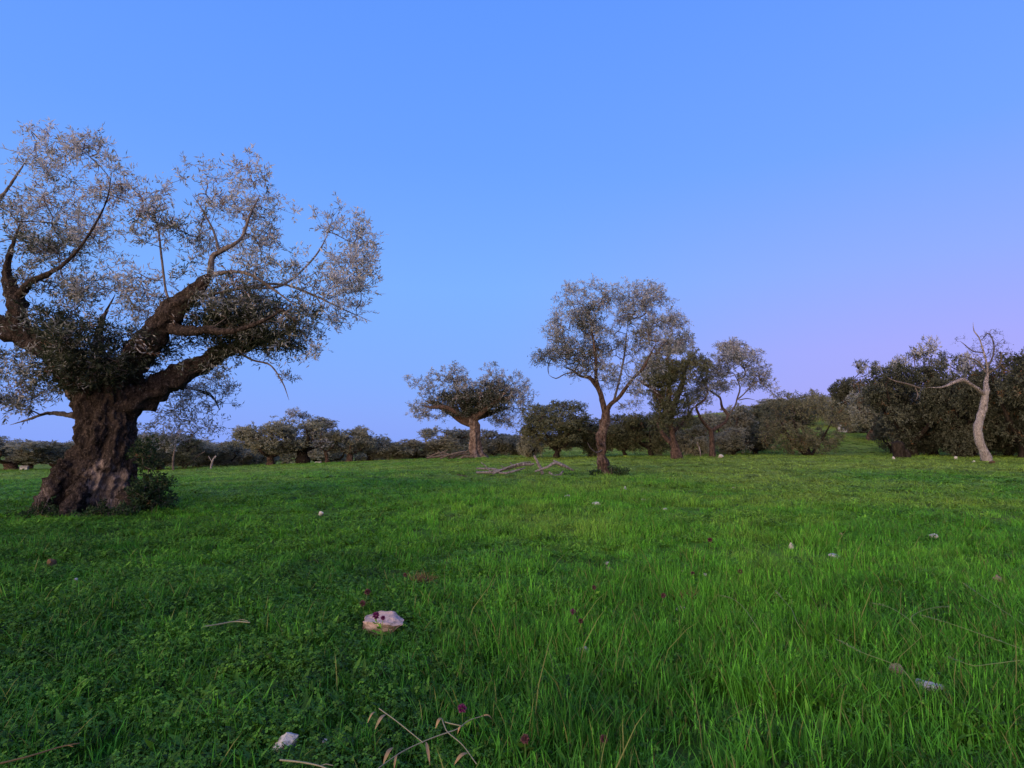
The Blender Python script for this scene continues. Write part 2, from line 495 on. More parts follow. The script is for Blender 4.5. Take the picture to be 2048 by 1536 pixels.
# ------------------------------------------------------------------ trees
class Tree:
    """skeleton limbs and twigs grown to fill blobs; coordinates are world positions minus the base"""
    def __init__(s, seed):
        s.rg = np.random.default_rng(seed)
        s.seed = seed
        s.nodes, s.rad = [], []
    def limb_nodes(s, P, start=0.0):
        n0 = int(len(P) * start)
        for row in P[n0:]:
            s.nodes.append(row[:3])
            s.rad.append(row[3])
    def grow(s, mb, blobs, per_m3=None, count=None, tip_r=0.004, leaf=(0.07, 0.016), shoots=(4, 7), shoot_len=(0.18, 0.36), leaves=(7, 12),
             gap=(0.9, -0.35), droop=0.05, twig_seg=4, brown=0.04, tone_mu=0.45, reach=2.6):
        rg = s.rg
        A, D = [], []
        w = np.array([b[1][0] * b[1][1] * b[2] for b in blobs])
        w = w / w.sum()
        for (c, r, dens, *rest), k in zip(blobs, rg.multinomial(count, w)):
            p = unit(rg.normal(size=(k, 3))) * (rg.random((k, 1)) ** 0.42) * np.array(r) + np.array(c)
            ok = vnoise(p * gap[0] / max(0.25, min(r)) * 0.6, s.seed + 5) > gap[1]
            p = p[ok]
            A.append(p)
            D.append(np.full(len(p), rest[0] if rest else tone_mu))
        A = np.vstack(A)
        D = np.concatenate(D)
        base = np.array(s.nodes)
        d0 = np.array([np.min(np.sum((base - a) ** 2, 1)) for a in A])
        o = np.argsort(d0)
        A, D = A[o], D[o]
        n0 = len(base)
        cap = n0 + len(A) * twig_seg + 1
        pos = np.zeros((cap, 3))
        pos[:n0] = base
        par = np.full(cap, -1)
        n = n0
        tips, dirs = [], []
        for a in A:
            d = pos[:n] - a
            dd = np.sum(d * d, 1) + np.where(d[:, 2] > 0, d[:, 2] * 0.5, 0) ** 2      # rather from below
            j = int(np.argmin(dd))
            p0 = pos[j]
            v = a - p0
            ln = math.sqrt(v.dot(v))
            k = max(1, min(twig_seg, int(ln / 0.16)))
            wob = rg.normal(size=3) * ln * 0.10
            pj = j
            for q in range(1, k + 1):
                t = q / k
                pos[n] = p0 + v * t + (wob + np.array([0, 0, -droop * ln])) * math.sin(t * math.pi)
                par[n] = pj
                pj = n
                n += 1
            tips.append(n - 1)
            dirs.append(pos[n - 1] - pos[par[n - 1]])
        cnt = np.zeros(n)
        cnt[tips] = 1
        for i in range(n - 1, n0 - 1, -1):
            if par[i] >= 0:
                cnt[par[i]] += cnt[i]
        rr = tip_r * np.maximum(cnt, 1) ** 0.40
        # twigs: four-sided, one mesh
        idx = np.arange(n0, n)
        a, b = pos[par[idx]], pos[idx]
        ra = np.where(par[idx] < n0, np.minimum(rr[idx] * 1.15, np.array(s.rad + [9.0])[np.minimum(par[idx], n0)] * 0.8), rr[par[idx]])
        rb = rr[idx]
        T = unit(b - a)
        U = unit(np.cross(T, np.where(np.abs(T[:, 2:3]) < 0.9, [[0, 0, 1.0]], [[1.0, 0, 0]])))
        V = np.cross(T, U)
        ring = []
        for c_, r_ in ((a, ra), (b, rb)):
            for k in range(3):
                th = k * 2 * math.pi / 3
                ring.append(c_ + (U * math.cos(th) + V * math.sin(th)) * r_[:, None])
        v = np.stack(ring, 1).reshape(-1, 3)
        i6 = np.arange(len(idx))[:, None] * 6
        q = np.concatenate([i6 + np.array([[k, (k + 1) % 3, 3 + (k + 1) % 3, 3 + k]]) for k in range(3)])
        mb.add(v, q, None, 0, 0.5)
        # leafy shoots at the tips
        P, Dr, To = [], [], []
        tipp = pos[tips]
        dirs = unit(np.array(dirs) + 1e-6)
        ns = rg.integers(shoots[0], shoots[1] + 1, len(tips))
        ti = np.repeat(np.arange(len(tips)), ns)
        sd = unit(dirs[ti] * 0.55 + unit(rg.normal(size=(len(ti), 3))) * 0.85 + np.array([0, 0, 0.22]))
        sl = rg.uniform(*shoot_len, len(ti))
        nl = rg.integers(leaves[0], leaves[1] + 1, len(ti))
        li = np.repeat(np.arange(len(ti)), nl)
        t = rg.uniform(0.1, 1.0, len(li))
        bend = np.array([0, 0, -0.10]) * (t ** 2)[:, None] * sl[li][:, None]
        P = tipp[ti[li]] + sd[li] * (t * sl[li])[:, None] + bend + rg.normal(size=(len(li), 3)) * 0.008
        dr = unit(sd[li] * 0.65 + unit(rg.normal(size=(len(li), 3))) * 0.8)
        ctone = np.clip(D + rg.normal(size=len(tips)) * 0.13, 0, 0.84)
        isb = rg.random(len(tips)) < brown
        tone = np.clip(ctone[ti[li]] + rg.normal(size=len(li)) * 0.15, 0, 0.85)
        tone = np.where(isb[ti[li]] & (rg.random(len(li)) < 0.8), 0.95, tone)
        ll = leaf[0] * rg.uniform(0.5, 1.45, len(li))
        add_leaves(mb, P, dr, ll, leaf[1] * rg.uniform(0.75, 1.25, len(li)), tone, rg)
        # the bare shoot stalks
        sp = tipp[ti]
        se = sp + sd * sl[:, None]
        si = unit(np.cross(sd, rg.normal(size=sd.shape))) * tip_r * 0.6
        mb.add(np.stack([sp - si, sp + si, se], 1).reshape(-1, 3), None, np.arange(len(sp) * 3).reshape(-1, 3), 0, 0.5)

def px_limb(pts, Y, base, step=0.12, taper=False):
    """(px, py, radius px, depth offset m) rows to local (x, y, z, r)"""
    out = []
    for p in pts:
        d = p[3] if len(p) > 3 else 0.0
        w = at(p[0], p[1], Y + d) - base
        q = (p[0] - 1024.0) / F
        out.append([*w, 0.86 * p[2] * (Y + d) / F / math.sqrt(1 + q * q)])
    if taper:
        out[-1][3] *= 0.35
    return resample(out, step)
def px_blob(b, Y, base, rg, dspread):
    px, py, rx, ry, dens = b[:5]
    tone = b[5] if len(b) > 5 else 0.45
    d = b[6] if len(b) > 6 else rg.uniform(-1, 1) * dspread
    k = (Y + d) / F
    c = at(px, py, Y + d) - base
    return (c, (rx * k, (0.5 * (rx + ry) * k + 0.15), ry * k), dens, tone)

def px_tree(name, label, cat, Y, base_px, limbs, blobs, seed, count, bark=M_BARK, leafm=M_OLIVE, dspread=1.0, group=None, trunk_opts=None, crown_opts=None, step=0.12, nseg=12, limb_seg=10):
    """limbs[0] is the trunk; the other limbs at least 4 px thick are parts, thin ones join the crown"""
    b = at(base_px[0], base_px[1], Y)
    base = np.array([b[0], b[1], g1(b[0], b[1])])
    root = thing(name, label, cat, base, group)
    t = Tree(seed)
    crown = MB()
    for i, pts in enumerate(limbs):
        P = px_limb(pts, Y, base, step if i == 0 else step * 1.2, i > 0)
        t.limb_nodes(P, 0.45 if i == 0 else 0.15)
        if i == 0:
            P = np.vstack([[P[0][0], P[0][1], P[0][2] - 0.4, P[0][3] * 1.15], P])
            mb = MB()
            o = dict(nseg=nseg, gnarl=0.22, flute=0.10, seed=seed)
            o.update(trunk_opts or {})
            tube(mb, P, **o)
            link('trunk', mb.mesh('trunk', [bark]), root)
        elif max(p[2] for p in pts) >= 4:
            mb = MB()
            tube(mb, P, nseg=limb_seg, gnarl=0.2, flute=0.05, seed=seed + i)
            link('limb', mb.mesh('limb', [bark]), root)
        else:
            tube(crown, P, nseg=5, gnarl=0.1, seed=seed + i, mat=0)
    bl = [px_blob(q, Y, base, t.rg, dspread) for q in blobs]
    t.grow(crown, bl, count=count, **(crown_opts or {}))
    link('crown', crown.mesh('crown', [M_TWIG, leafm]), root)
    return root, base

# ---- the ancient olive on the left
YH = 12.6
def hero():
    b = at(190, 1018, YH)
    base = np.array([b[0], b[1], g1(b[0], b[1])])
    root = thing('olive_tree', 'huge ancient olive with massive dark gnarled trunk and wide spreading limbs', 'olive tree', base, 'ancient olive trees')
    k = YH / F
    # trunk: fluted, flared, with hollows and a bare pale patch near the foot
    nz, nt_ = 170, 200
    prof = np.array([[1075, 168, 130], [1030, 170, 104], [1000, 178, 84], [960, 192, 68], [915, 202, 59], [870, 208, 55], [835, 211, 55], [800, 210, 62], [770, 207, 70], [752, 206, 74], [735, 205, 50]], float)
    yy = np.linspace(1075, 725, nz)
    cx = np.interp(-yy, -prof[:, 0], prof[:, 1])
    rr = np.interp(-yy, -prof[:, 0], prof[:, 2]) * 0.86
    ker = np.ones(15) / 15
    rr = np.convolve(np.pad(rr, 7, 'edge'), ker, 'valid')
    cx = np.convolve(np.pad(cx, 7, 'edge'), ker, 'valid')
    C = np.array([at(x, y, YH) for x, y in zip(cx, yy)]) - base
    th = np.arange(nt_) / nt_ * 2 * np.pi
    T, Z = np.meshgrid(th, np.linspace(0, 1, nz))
    foot = np.clip(1 - Z * 2.2, 0, 1) ** 1.6
    lob = 0.55 * np.sin(3 * T + 0.7 + Z * 1.5) + 0.5 * np.sin(5 * T + 2.0 - Z * 2.2) + 0.35 * np.sin(8 * T + 4 + Z * 3)
    rad = rr[:, None] * k * (1 + foot * 0.22 * lob + (0.075 + 0.03 * np.sin(Z * 9)) * lob)
    rad *= 1 + 0.035 * np.sin(17 * T + Z * 6 + 3 * np.sin(Z * 7)) + 0.02 * np.sin(29 * T - Z * 9)
    dirs = np.stack([np.cos(T), np.sin(T) * 0.85, np.zeros_like(T)], -1)
    V = C[:, None, :] + dirs * rad[:, :, None]
    q = V.reshape(-1, 3)
    def rn(s, sd, o=3):
        return fbm(q * np.array([s, s, s * 0.5]), sd, o).reshape(rad.shape)
    ridge = 1 - np.abs(rn(3.2, 21, 3))
    ridge2 = 1 - np.abs(rn(7.5, 25, 3))
    disp = 0.09 * rn(1.4, 31) + 0.10 * (ridge - 0.6) + 0.075 * (ridge2 - 0.6) + 0.05 * rn(8, 41) + 0.03 * rn(21, 45, 2)
    # a long dark cleft and burls facing the camera
    for (ang, z0, sa, sz, dep) in ((-1.95, 0.22, 0.13, 0.16, -0.34), (-1.1, 0.50, 0.22, 0.05, -0.18), (-1.35, 0.62, 0.16, 0.10, 0.10), (-2.5, 0.35, 0.25, 0.2, 0.10), (-1.5, 0.8, 0.35, 0.10, -0.22), (-0.75, 0.45, 0.2, 0.08, 0.12), (-1.75, 0.45, 0.5, 0.035, -0.10)):
        da = np.angle(np.exp(1j * (T - ang)))
        disp = disp + dep * np.exp(-(da / sa) ** 2 - ((Z - z0) / sz) ** 2)
    V = V + dirs * disp[:, :, None]
    q = V.reshape(-1, 3)
    wq = q + base - CAM
    cp, sp_ = math.cos(PITCH), math.sin(PITCH)
    dep = wq[:, 1] * cp + wq[:, 2] * sp_
    sx = 1024 + F * wq[:, 0] / dep
    sz = 768 - F * (wq[:, 2] * cp - wq[:, 1] * sp_) / dep
    pale = np.exp(-((sx - 218) / 50) ** 2 - ((sz - 968) / 46) ** 2) * (q[:, 1] < 0.2)
    pale = pale + 0.7 * np.exp(-((sx - 130) / 26) ** 2 - ((sz - 790) / 30) ** 2) + 0.45 * np.exp(-((sx - 100) / 20) ** 2 - ((sz - 965) / 28) ** 2)
    tone = np.clip(0.45 + 0.09 * smooth(860, 960, sz) + 0.34 * pale + 0.18 * (pale + .25) * fbm(q * 6.0, 93, 3), 0, 1)
    i = np.arange(nz - 1)[:, None] * nt_
    j = np.arange(nt_)[None]
    kk = (j + 1) % nt_
    F4 = np.stack([i + j, i + kk, i + nt_ + kk, i + nt_ + j], -1).reshape(-1, 4)
    mb = MB()
    mb.add(q, F4, None, 0, tone)
    top = np.mean(V[-1], 0)
    e0 = (nz - 1) * nt_
    qq = np.vstack([V[-1], top[None]])
    mb.add(qq, None, np.stack([np.arange(nt_), (np.arange(nt_) + 1) % nt_, np.full(nt_, nt_)], 1), 0, 0.4)
    trunk = link('trunk', mb.mesh('trunk', [M_BARK]), root)
    # surface roots
    for n_, pts in enumerate(([(140, 925, 26, -0.3), (112, 965, 27, -0.45), (92, 1000, 22, -0.6), (62, 1032, 15, -0.75), (30, 1050, 8, -0.8)],
                              [(170, 965, 20, -0.45), (150, 1005, 20, -0.85), (128, 1036, 15, -1.15), (110, 1052, 7, -1.3)],
                              [(248, 985, 16, -0.4), (262, 1008, 16, -0.6), (272, 1030, 10, -0.8), (280, 1042, 5, -0.9)],
                              [(250, 970, 28, 0.2), (285, 1005, 20, 0.2), (320, 1022, 9, 0.2)],
                              [(180, 980, 40, 0.6), (150, 1010, 26, 1.0), (120, 1030, 9, 1.4)])):
        P = px_limb(pts, YH, base, 0.05)
        r = MB()
        tube(r, P, nseg=30, gnarl=0.5, flute=0.16, seed=60 + n_, tone=0.60 if n_ == 0 else 0.53, freq=6.0)
        link('root', r.mesh('root', [M_BARK]), root)
    limbs = [
        [(192, 805, 52, 0.0), (146, 738, 40, 0.1), (85, 690, 33, 0.2), (10, 655, 29, 0.1), (-70, 628, 25, 0.0), (-160, 590, 18, 0.3), (-230, 530, 10, 0.4)],
        [(52, 680, 24, 0.15), (36, 645, 26, 0.0), (33, 610, 25, -0.1), (24, 580, 20, -0.1), (14, 545, 11, -0.2), (22, 500, 7, -0.3), (40, 450, 5, -0.4)],
        [(34, 600, 13, -0.1), (58, 567, 10, -0.3), (98, 547, 7, -0.5), (130, 526, 5, -0.6), (165, 488, 3.6, -0.7), (195, 440, 2.8, -0.8), (215, 395, 2.0, -0.9), (224, 340, 1.2, -1.0)],
        [(-10, 560, 9, 0.2), (-30, 500, 8, 0.4), (-20, 430, 6, 0.6), (20, 370, 4, 0.7), (60, 310, 3, 0.8)],
        [(218, 805, 54, 0.0), (258, 735, 41, -0.1), (300, 680, 36, -0.2), (345, 622, 31, -0.3), (382, 590, 22, -0.4), (405, 566, 15, -0.45), (422, 548, 11, -0.45)],
        [(421, 550, 9, -0.45), (424, 515, 7, -0.4), (438, 505, 6.5, -0.4), (470, 487, 4.8, -0.4), (486, 470, 4.2, -0.3), (500, 430, 3.0, -0.2), (520, 390, 1.8, 0.0)],
        [(424, 550, 7, -0.45), (450, 545, 5, -0.5), (485, 545, 4.2, -0.6), (520, 560, 4, -0.7), (555, 585, 3, -0.8), (590, 610, 2, -0.9)],
        [(438, 505, 4.2, -0.4), (428, 465, 2.8, -0.2), (405, 420, 2.2, 0.0), (385, 390, 1.4, 0.1)],
        [(482, 577, 3.4, 0.2), (560, 572, 3.0, 0.3), (610, 535, 2.4, 0.5), (645, 490, 1.8, 0.6), (668, 430, 1.0, 0.6)],
        [(375, 600, 5, -0.2), (420, 590, 4.2, 0.1), (480, 577, 3.6, 0.2), (560, 568, 3.0, 0.3), (625, 590, 2.8, 0.4), (690, 620, 1.6, 0.5), (735, 640, 0.9, 0.5)],
        [(350, 618, 4.2, -0.2), (334, 590, 3.6, -0.2), (328, 555, 3.4, -0.1), (322, 505, 3.2, 0.0), (314, 450, 2.4, 0.1), (290, 400, 1.5, 0.2)],
        [(340, 655, 17, -0.25), (375, 662, 14, -0.5), (420, 660, 10, -0.8), (465, 662, 7, -1.0), (530, 640, 4.5, -1.2), (580, 610, 3, -1.3)],
        [(228, 818, 46, 0.0), (290, 790, 36, 0.1), (340, 762, 30, 0.25), (395, 735, 25, 0.4), (440, 708, 18, 0.5), (500, 690, 11, 0.6), (560, 670, 7, 0.7), (600, 640, 4, 0.8)],
        [(470, 700, 3.5, 0.4), (505, 720, 2.8, 0.3), (540, 730, 2.2, 0.3), (565, 765, 1.7, 0.2), (578, 800, 1.2, 0.2)],
        [(220, 800, 40, 0.5), (260, 775, 20, 1.2), (305, 765, 11, 1.9), (360, 772, 6, 2.5), (420, 790, 3.5, 3.0), (440, 820, 2, 3.1)],
        [(215, 790, 42, 0.6), (200, 735, 26, 1.3), (195, 690, 14, 1.9), (205, 640, 6, 2.4), (230, 590, 3, 2.6)],
        [(150, 832, 9, 0.6), (100, 826, 5, 0.9), (60, 838, 3.4, 1.1), (20, 850, 2.0, 1.2)],
    ]
    t = Tree(101)
    crown = MB()
    for n_, pts in enumerate(limbs):
        P = px_limb(pts, YH, base, 0.07, True)
        t.limb_nodes(P[::2], 0.3 if pts[0][2] > 30 else 0.05)
        if max(p[2] for p in pts) >= 4.4:
            r = MB()
            tube(r, P, nseg=32 if pts[0][2] > 20 else 12, gnarl=0.38, flute=0.10, seed=70 + n_, freq=6.0 if pts[0][2] > 20 else 4.0, tone=0.47)
            link('limb', r.mesh('limb', [M_BARK if pts[0][2] > 10 else M_TWIG]), root)
        else:
            tube(crown, P, nseg=6, gnarl=0.1, seed=70 + n_)
    S = 0.70   # pale outer shoots, their brightness in the light put into leaf tone
    blobs = [  # low tones darken dense clumps: their shade put into leaf colour
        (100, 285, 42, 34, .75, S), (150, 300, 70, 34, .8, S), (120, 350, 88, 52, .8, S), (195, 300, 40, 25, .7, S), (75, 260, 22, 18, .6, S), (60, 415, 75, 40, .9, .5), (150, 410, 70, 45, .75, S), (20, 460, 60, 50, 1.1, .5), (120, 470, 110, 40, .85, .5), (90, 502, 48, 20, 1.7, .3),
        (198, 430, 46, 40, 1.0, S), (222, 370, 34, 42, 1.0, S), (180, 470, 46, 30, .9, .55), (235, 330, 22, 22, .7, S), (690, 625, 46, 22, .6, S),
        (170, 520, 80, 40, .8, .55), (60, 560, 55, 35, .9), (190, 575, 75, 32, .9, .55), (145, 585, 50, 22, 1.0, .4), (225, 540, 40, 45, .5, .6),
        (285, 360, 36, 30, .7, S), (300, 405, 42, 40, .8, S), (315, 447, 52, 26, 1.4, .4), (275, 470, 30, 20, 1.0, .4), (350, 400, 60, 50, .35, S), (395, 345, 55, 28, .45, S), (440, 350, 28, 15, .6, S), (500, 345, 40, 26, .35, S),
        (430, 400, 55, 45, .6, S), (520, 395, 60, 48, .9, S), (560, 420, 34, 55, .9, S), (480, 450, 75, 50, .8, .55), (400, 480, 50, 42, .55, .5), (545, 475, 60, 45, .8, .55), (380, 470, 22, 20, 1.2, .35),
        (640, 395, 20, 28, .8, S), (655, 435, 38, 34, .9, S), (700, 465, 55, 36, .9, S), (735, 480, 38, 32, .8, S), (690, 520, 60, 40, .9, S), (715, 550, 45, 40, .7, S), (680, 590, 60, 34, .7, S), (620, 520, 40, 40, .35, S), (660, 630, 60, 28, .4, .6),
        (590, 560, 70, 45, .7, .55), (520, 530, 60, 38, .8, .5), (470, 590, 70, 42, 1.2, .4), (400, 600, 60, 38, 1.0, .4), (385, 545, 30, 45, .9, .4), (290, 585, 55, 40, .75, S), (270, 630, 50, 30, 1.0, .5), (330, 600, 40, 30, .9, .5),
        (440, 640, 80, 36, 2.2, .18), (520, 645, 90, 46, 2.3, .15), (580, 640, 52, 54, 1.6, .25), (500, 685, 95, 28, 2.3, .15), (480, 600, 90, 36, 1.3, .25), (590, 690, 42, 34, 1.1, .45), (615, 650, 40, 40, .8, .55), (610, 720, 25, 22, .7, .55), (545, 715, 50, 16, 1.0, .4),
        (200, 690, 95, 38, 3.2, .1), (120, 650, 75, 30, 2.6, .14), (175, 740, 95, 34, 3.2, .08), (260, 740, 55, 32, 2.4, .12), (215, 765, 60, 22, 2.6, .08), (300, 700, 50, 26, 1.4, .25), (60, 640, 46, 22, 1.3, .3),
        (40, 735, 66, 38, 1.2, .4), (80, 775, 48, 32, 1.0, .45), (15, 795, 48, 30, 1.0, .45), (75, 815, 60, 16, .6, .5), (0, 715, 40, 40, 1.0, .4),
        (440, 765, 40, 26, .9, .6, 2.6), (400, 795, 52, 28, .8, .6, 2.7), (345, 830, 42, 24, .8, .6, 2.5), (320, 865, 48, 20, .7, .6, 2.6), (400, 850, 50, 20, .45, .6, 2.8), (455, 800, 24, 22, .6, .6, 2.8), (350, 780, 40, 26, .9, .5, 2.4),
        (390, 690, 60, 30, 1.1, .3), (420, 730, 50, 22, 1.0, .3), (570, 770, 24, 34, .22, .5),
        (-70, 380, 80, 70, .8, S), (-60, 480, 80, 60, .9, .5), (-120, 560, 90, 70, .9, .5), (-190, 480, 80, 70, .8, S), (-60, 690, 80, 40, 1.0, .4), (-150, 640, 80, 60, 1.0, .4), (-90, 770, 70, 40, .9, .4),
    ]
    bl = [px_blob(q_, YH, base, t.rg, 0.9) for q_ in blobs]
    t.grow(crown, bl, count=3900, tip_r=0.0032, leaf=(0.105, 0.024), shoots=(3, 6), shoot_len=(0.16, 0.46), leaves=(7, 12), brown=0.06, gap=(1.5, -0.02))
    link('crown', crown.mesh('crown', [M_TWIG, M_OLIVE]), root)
    return base
HERO = hero()

# ---- the second ancient olive, out in the middle
px_tree('olive_tree', 'old olive with stout reddish trunk and flat crown beside a brushwood heap', 'olive tree', 54, (950, 915), [
    [(953, 918, 21), (951, 906, 15), (950, 885, 12), (949, 860, 11), (948, 842, 12), (945, 828, 11)],
    [(946, 848, 9), (925, 842, 7.5, 0.5), (905, 828, 6.5, 0.8), (885, 815, 8, 1), (868, 806, 6, 1.2), (850, 802, 3, 1.4)],
    [(940, 844, 7), (915, 826, 6, -.6), (890, 814, 5, -1), (862, 815, 3.5, -1.3), (848, 812, 3, -1.5)],
    [(948, 840, 8.5), (965, 824, 6.5, -.4), (985, 809, 5.2, -.8), (1000, 797, 4.5, -1.2), (1015, 780, 2, -1.5)],
    [(948, 835, 12), (955, 815, 9, .8), (975, 790, 6, 1.5), (985, 760, 3, 1.8)],
    [(942, 835, 12), (925, 810, 8, .4), (915, 780, 5, .8), (905, 755, 3, 1)],
    [(950, 835, 10), (990, 822, 6, 1.5), (1020, 815, 4, 2)]],
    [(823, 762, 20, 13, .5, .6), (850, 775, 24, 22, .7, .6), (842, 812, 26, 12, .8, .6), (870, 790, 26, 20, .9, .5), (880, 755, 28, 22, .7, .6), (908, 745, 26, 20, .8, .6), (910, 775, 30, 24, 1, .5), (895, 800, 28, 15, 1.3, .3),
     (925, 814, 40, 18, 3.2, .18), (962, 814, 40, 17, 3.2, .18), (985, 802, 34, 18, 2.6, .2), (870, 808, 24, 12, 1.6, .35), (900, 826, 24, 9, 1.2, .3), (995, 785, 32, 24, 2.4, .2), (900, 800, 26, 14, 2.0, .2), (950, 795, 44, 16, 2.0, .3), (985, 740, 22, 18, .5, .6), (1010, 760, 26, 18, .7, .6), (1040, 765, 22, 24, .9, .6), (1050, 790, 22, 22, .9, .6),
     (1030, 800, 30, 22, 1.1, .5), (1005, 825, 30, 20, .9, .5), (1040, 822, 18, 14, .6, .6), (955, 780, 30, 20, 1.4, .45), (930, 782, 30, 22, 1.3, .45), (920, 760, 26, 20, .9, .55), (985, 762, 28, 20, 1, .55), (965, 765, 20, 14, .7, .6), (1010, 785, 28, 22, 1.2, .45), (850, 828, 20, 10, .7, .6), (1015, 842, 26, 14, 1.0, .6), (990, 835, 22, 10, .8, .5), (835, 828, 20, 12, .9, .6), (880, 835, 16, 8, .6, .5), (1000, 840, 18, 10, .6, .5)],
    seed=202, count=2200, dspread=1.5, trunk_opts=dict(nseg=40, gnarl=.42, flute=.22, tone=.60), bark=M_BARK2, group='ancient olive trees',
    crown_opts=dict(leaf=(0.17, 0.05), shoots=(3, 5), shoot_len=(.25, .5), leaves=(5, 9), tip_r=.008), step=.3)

# ---- the slender tree right of the middle
px_tree('young_tree', 'tall slender tree with split trunk and rounded airy crown beside fallen branches', 'tree', 24, (1207, 946), [
    [(1208, 948, 14), (1206, 930, 12), (1202, 905, 11), (1203, 880, 10.5), (1208, 855, 10.5), (1213, 832, 9.5), (1210, 818, 7.5)],
    [(1210, 824, 8), (1204, 800, 6.5), (1198, 780, 6), (1188, 765, 5.5), (1178, 755, 4.5, .2), (1160, 752, 3, .4), (1148, 742, 2.5, .6), (1130, 735, 2, .8)],
    [(1198, 780, 4.5), (1192, 755, 4.2, -.2), (1192, 725, 3.8, -.3), (1188, 690, 3, -.5), (1180, 640, 2, -.6)],
    [(1212, 824, 6.5), (1222, 808, 5, -.2), (1238, 795, 4.6, -.4), (1252, 775, 4.2, -.6), (1268, 755, 4, -.8), (1285, 738, 3.6, -1), (1295, 720, 2.5, -1.2), (1310, 690, 2, -1.4)],
    [(1228, 800, 3.2, -.2), (1236, 770, 2.8, .2), (1244, 735, 2.4, .5), (1250, 700, 2.2, .8), (1255, 650, 1.6, 1)],
    [(1150, 745, 1.6, .6), (1130, 748, 1.4, .5), (1112, 757, 1.3, .4), (1098, 750, 1, .3)],
    [(1204, 900, 1.8, -.2), (1192, 905, 1.6, -.5), (1180, 895, 1.3, -.7), (1175, 885, 1, -.8)],
    [(1203, 890, 4.5, -.25), (1196, 885, 4.2, -.4), (1197, 868, 2.5, -.4)]],
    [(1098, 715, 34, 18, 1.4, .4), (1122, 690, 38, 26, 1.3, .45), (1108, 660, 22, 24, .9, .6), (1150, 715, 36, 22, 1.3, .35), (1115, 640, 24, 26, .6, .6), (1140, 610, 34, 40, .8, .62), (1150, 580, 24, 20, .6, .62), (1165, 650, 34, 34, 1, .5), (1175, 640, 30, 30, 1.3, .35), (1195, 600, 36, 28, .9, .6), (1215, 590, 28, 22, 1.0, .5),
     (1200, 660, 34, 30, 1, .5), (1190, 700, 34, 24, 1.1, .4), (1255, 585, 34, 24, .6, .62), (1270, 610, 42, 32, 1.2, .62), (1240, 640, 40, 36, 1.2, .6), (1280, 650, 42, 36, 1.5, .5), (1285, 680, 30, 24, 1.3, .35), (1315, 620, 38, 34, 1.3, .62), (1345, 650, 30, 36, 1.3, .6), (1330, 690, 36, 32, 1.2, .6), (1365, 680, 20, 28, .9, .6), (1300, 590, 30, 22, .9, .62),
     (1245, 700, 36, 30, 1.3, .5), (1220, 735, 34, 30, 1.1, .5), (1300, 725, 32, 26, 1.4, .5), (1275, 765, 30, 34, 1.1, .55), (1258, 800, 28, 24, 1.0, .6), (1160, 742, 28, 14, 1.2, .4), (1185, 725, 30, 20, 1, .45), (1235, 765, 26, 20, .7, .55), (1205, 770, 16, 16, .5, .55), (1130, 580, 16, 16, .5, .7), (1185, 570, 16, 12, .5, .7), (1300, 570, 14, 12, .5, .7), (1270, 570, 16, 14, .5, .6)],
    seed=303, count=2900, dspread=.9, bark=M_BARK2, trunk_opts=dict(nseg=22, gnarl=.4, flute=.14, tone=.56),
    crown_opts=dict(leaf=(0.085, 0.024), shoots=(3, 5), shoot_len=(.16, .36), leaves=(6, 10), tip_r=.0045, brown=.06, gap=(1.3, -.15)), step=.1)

# ---- the ivy-clad tree behind it and the two thin ones to its right
px_tree('ivy_tree', 'dark bushy tree with ivy-clad upper trunk and bare pale leaning stem below', 'tree', 40, (1350, 906), [
    [(1353, 910, 15), (1349, 890, 8), (1344, 865, 6.5), (1339, 840, 7.5), (1331, 810, 7)],
    [(1336, 830, 9), (1322, 800, 7, -.5), (1308, 780, 5.5, -1), (1290, 768, 4, -1.4), (1272, 758, 2, -1.6)],
    [(1340, 835, 9), (1352, 800, 7, .4), (1365, 765, 6, .8), (1372, 735, 4.2, 1), (1385, 700, 3, 1.2)],
    [(1336, 815, 8), (1338, 770, 6), (1335, 720, 4.2), (1345, 680, 3)],
    [(1348, 862, 5, .8), (1360, 850, 5.5, 1.2), (1374, 836, 5, 1.4), (1386, 815, 4, 1.5)],
    [(1346, 890, 6, .6), (1333, 878, 5.5, .9), (1322, 862, 4.6, 1.2), (1314, 845, 4, 1.5)]],
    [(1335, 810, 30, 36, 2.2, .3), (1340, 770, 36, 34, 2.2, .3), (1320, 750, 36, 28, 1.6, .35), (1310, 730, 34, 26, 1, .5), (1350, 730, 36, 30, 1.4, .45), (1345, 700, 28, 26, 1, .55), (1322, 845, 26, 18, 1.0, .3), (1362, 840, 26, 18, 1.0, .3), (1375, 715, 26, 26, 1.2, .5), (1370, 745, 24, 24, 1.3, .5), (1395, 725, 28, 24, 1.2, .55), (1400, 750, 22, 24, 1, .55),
     (1305, 790, 18, 24, .8, .4), (1375, 805, 22, 24, 1, .4), (1290, 760, 18, 16, .6, .4), (1365, 680, 18, 18, .7, .55)],
    seed=404, count=1900, dspread=1.2, bark=M_BARK2, leafm=M_DOME, crown_opts=dict(leaf=(0.13, 0.045), shoots=(3, 5), shoot_len=(.18, .38), leaves=(6, 10), tip_r=.006), step=.2)
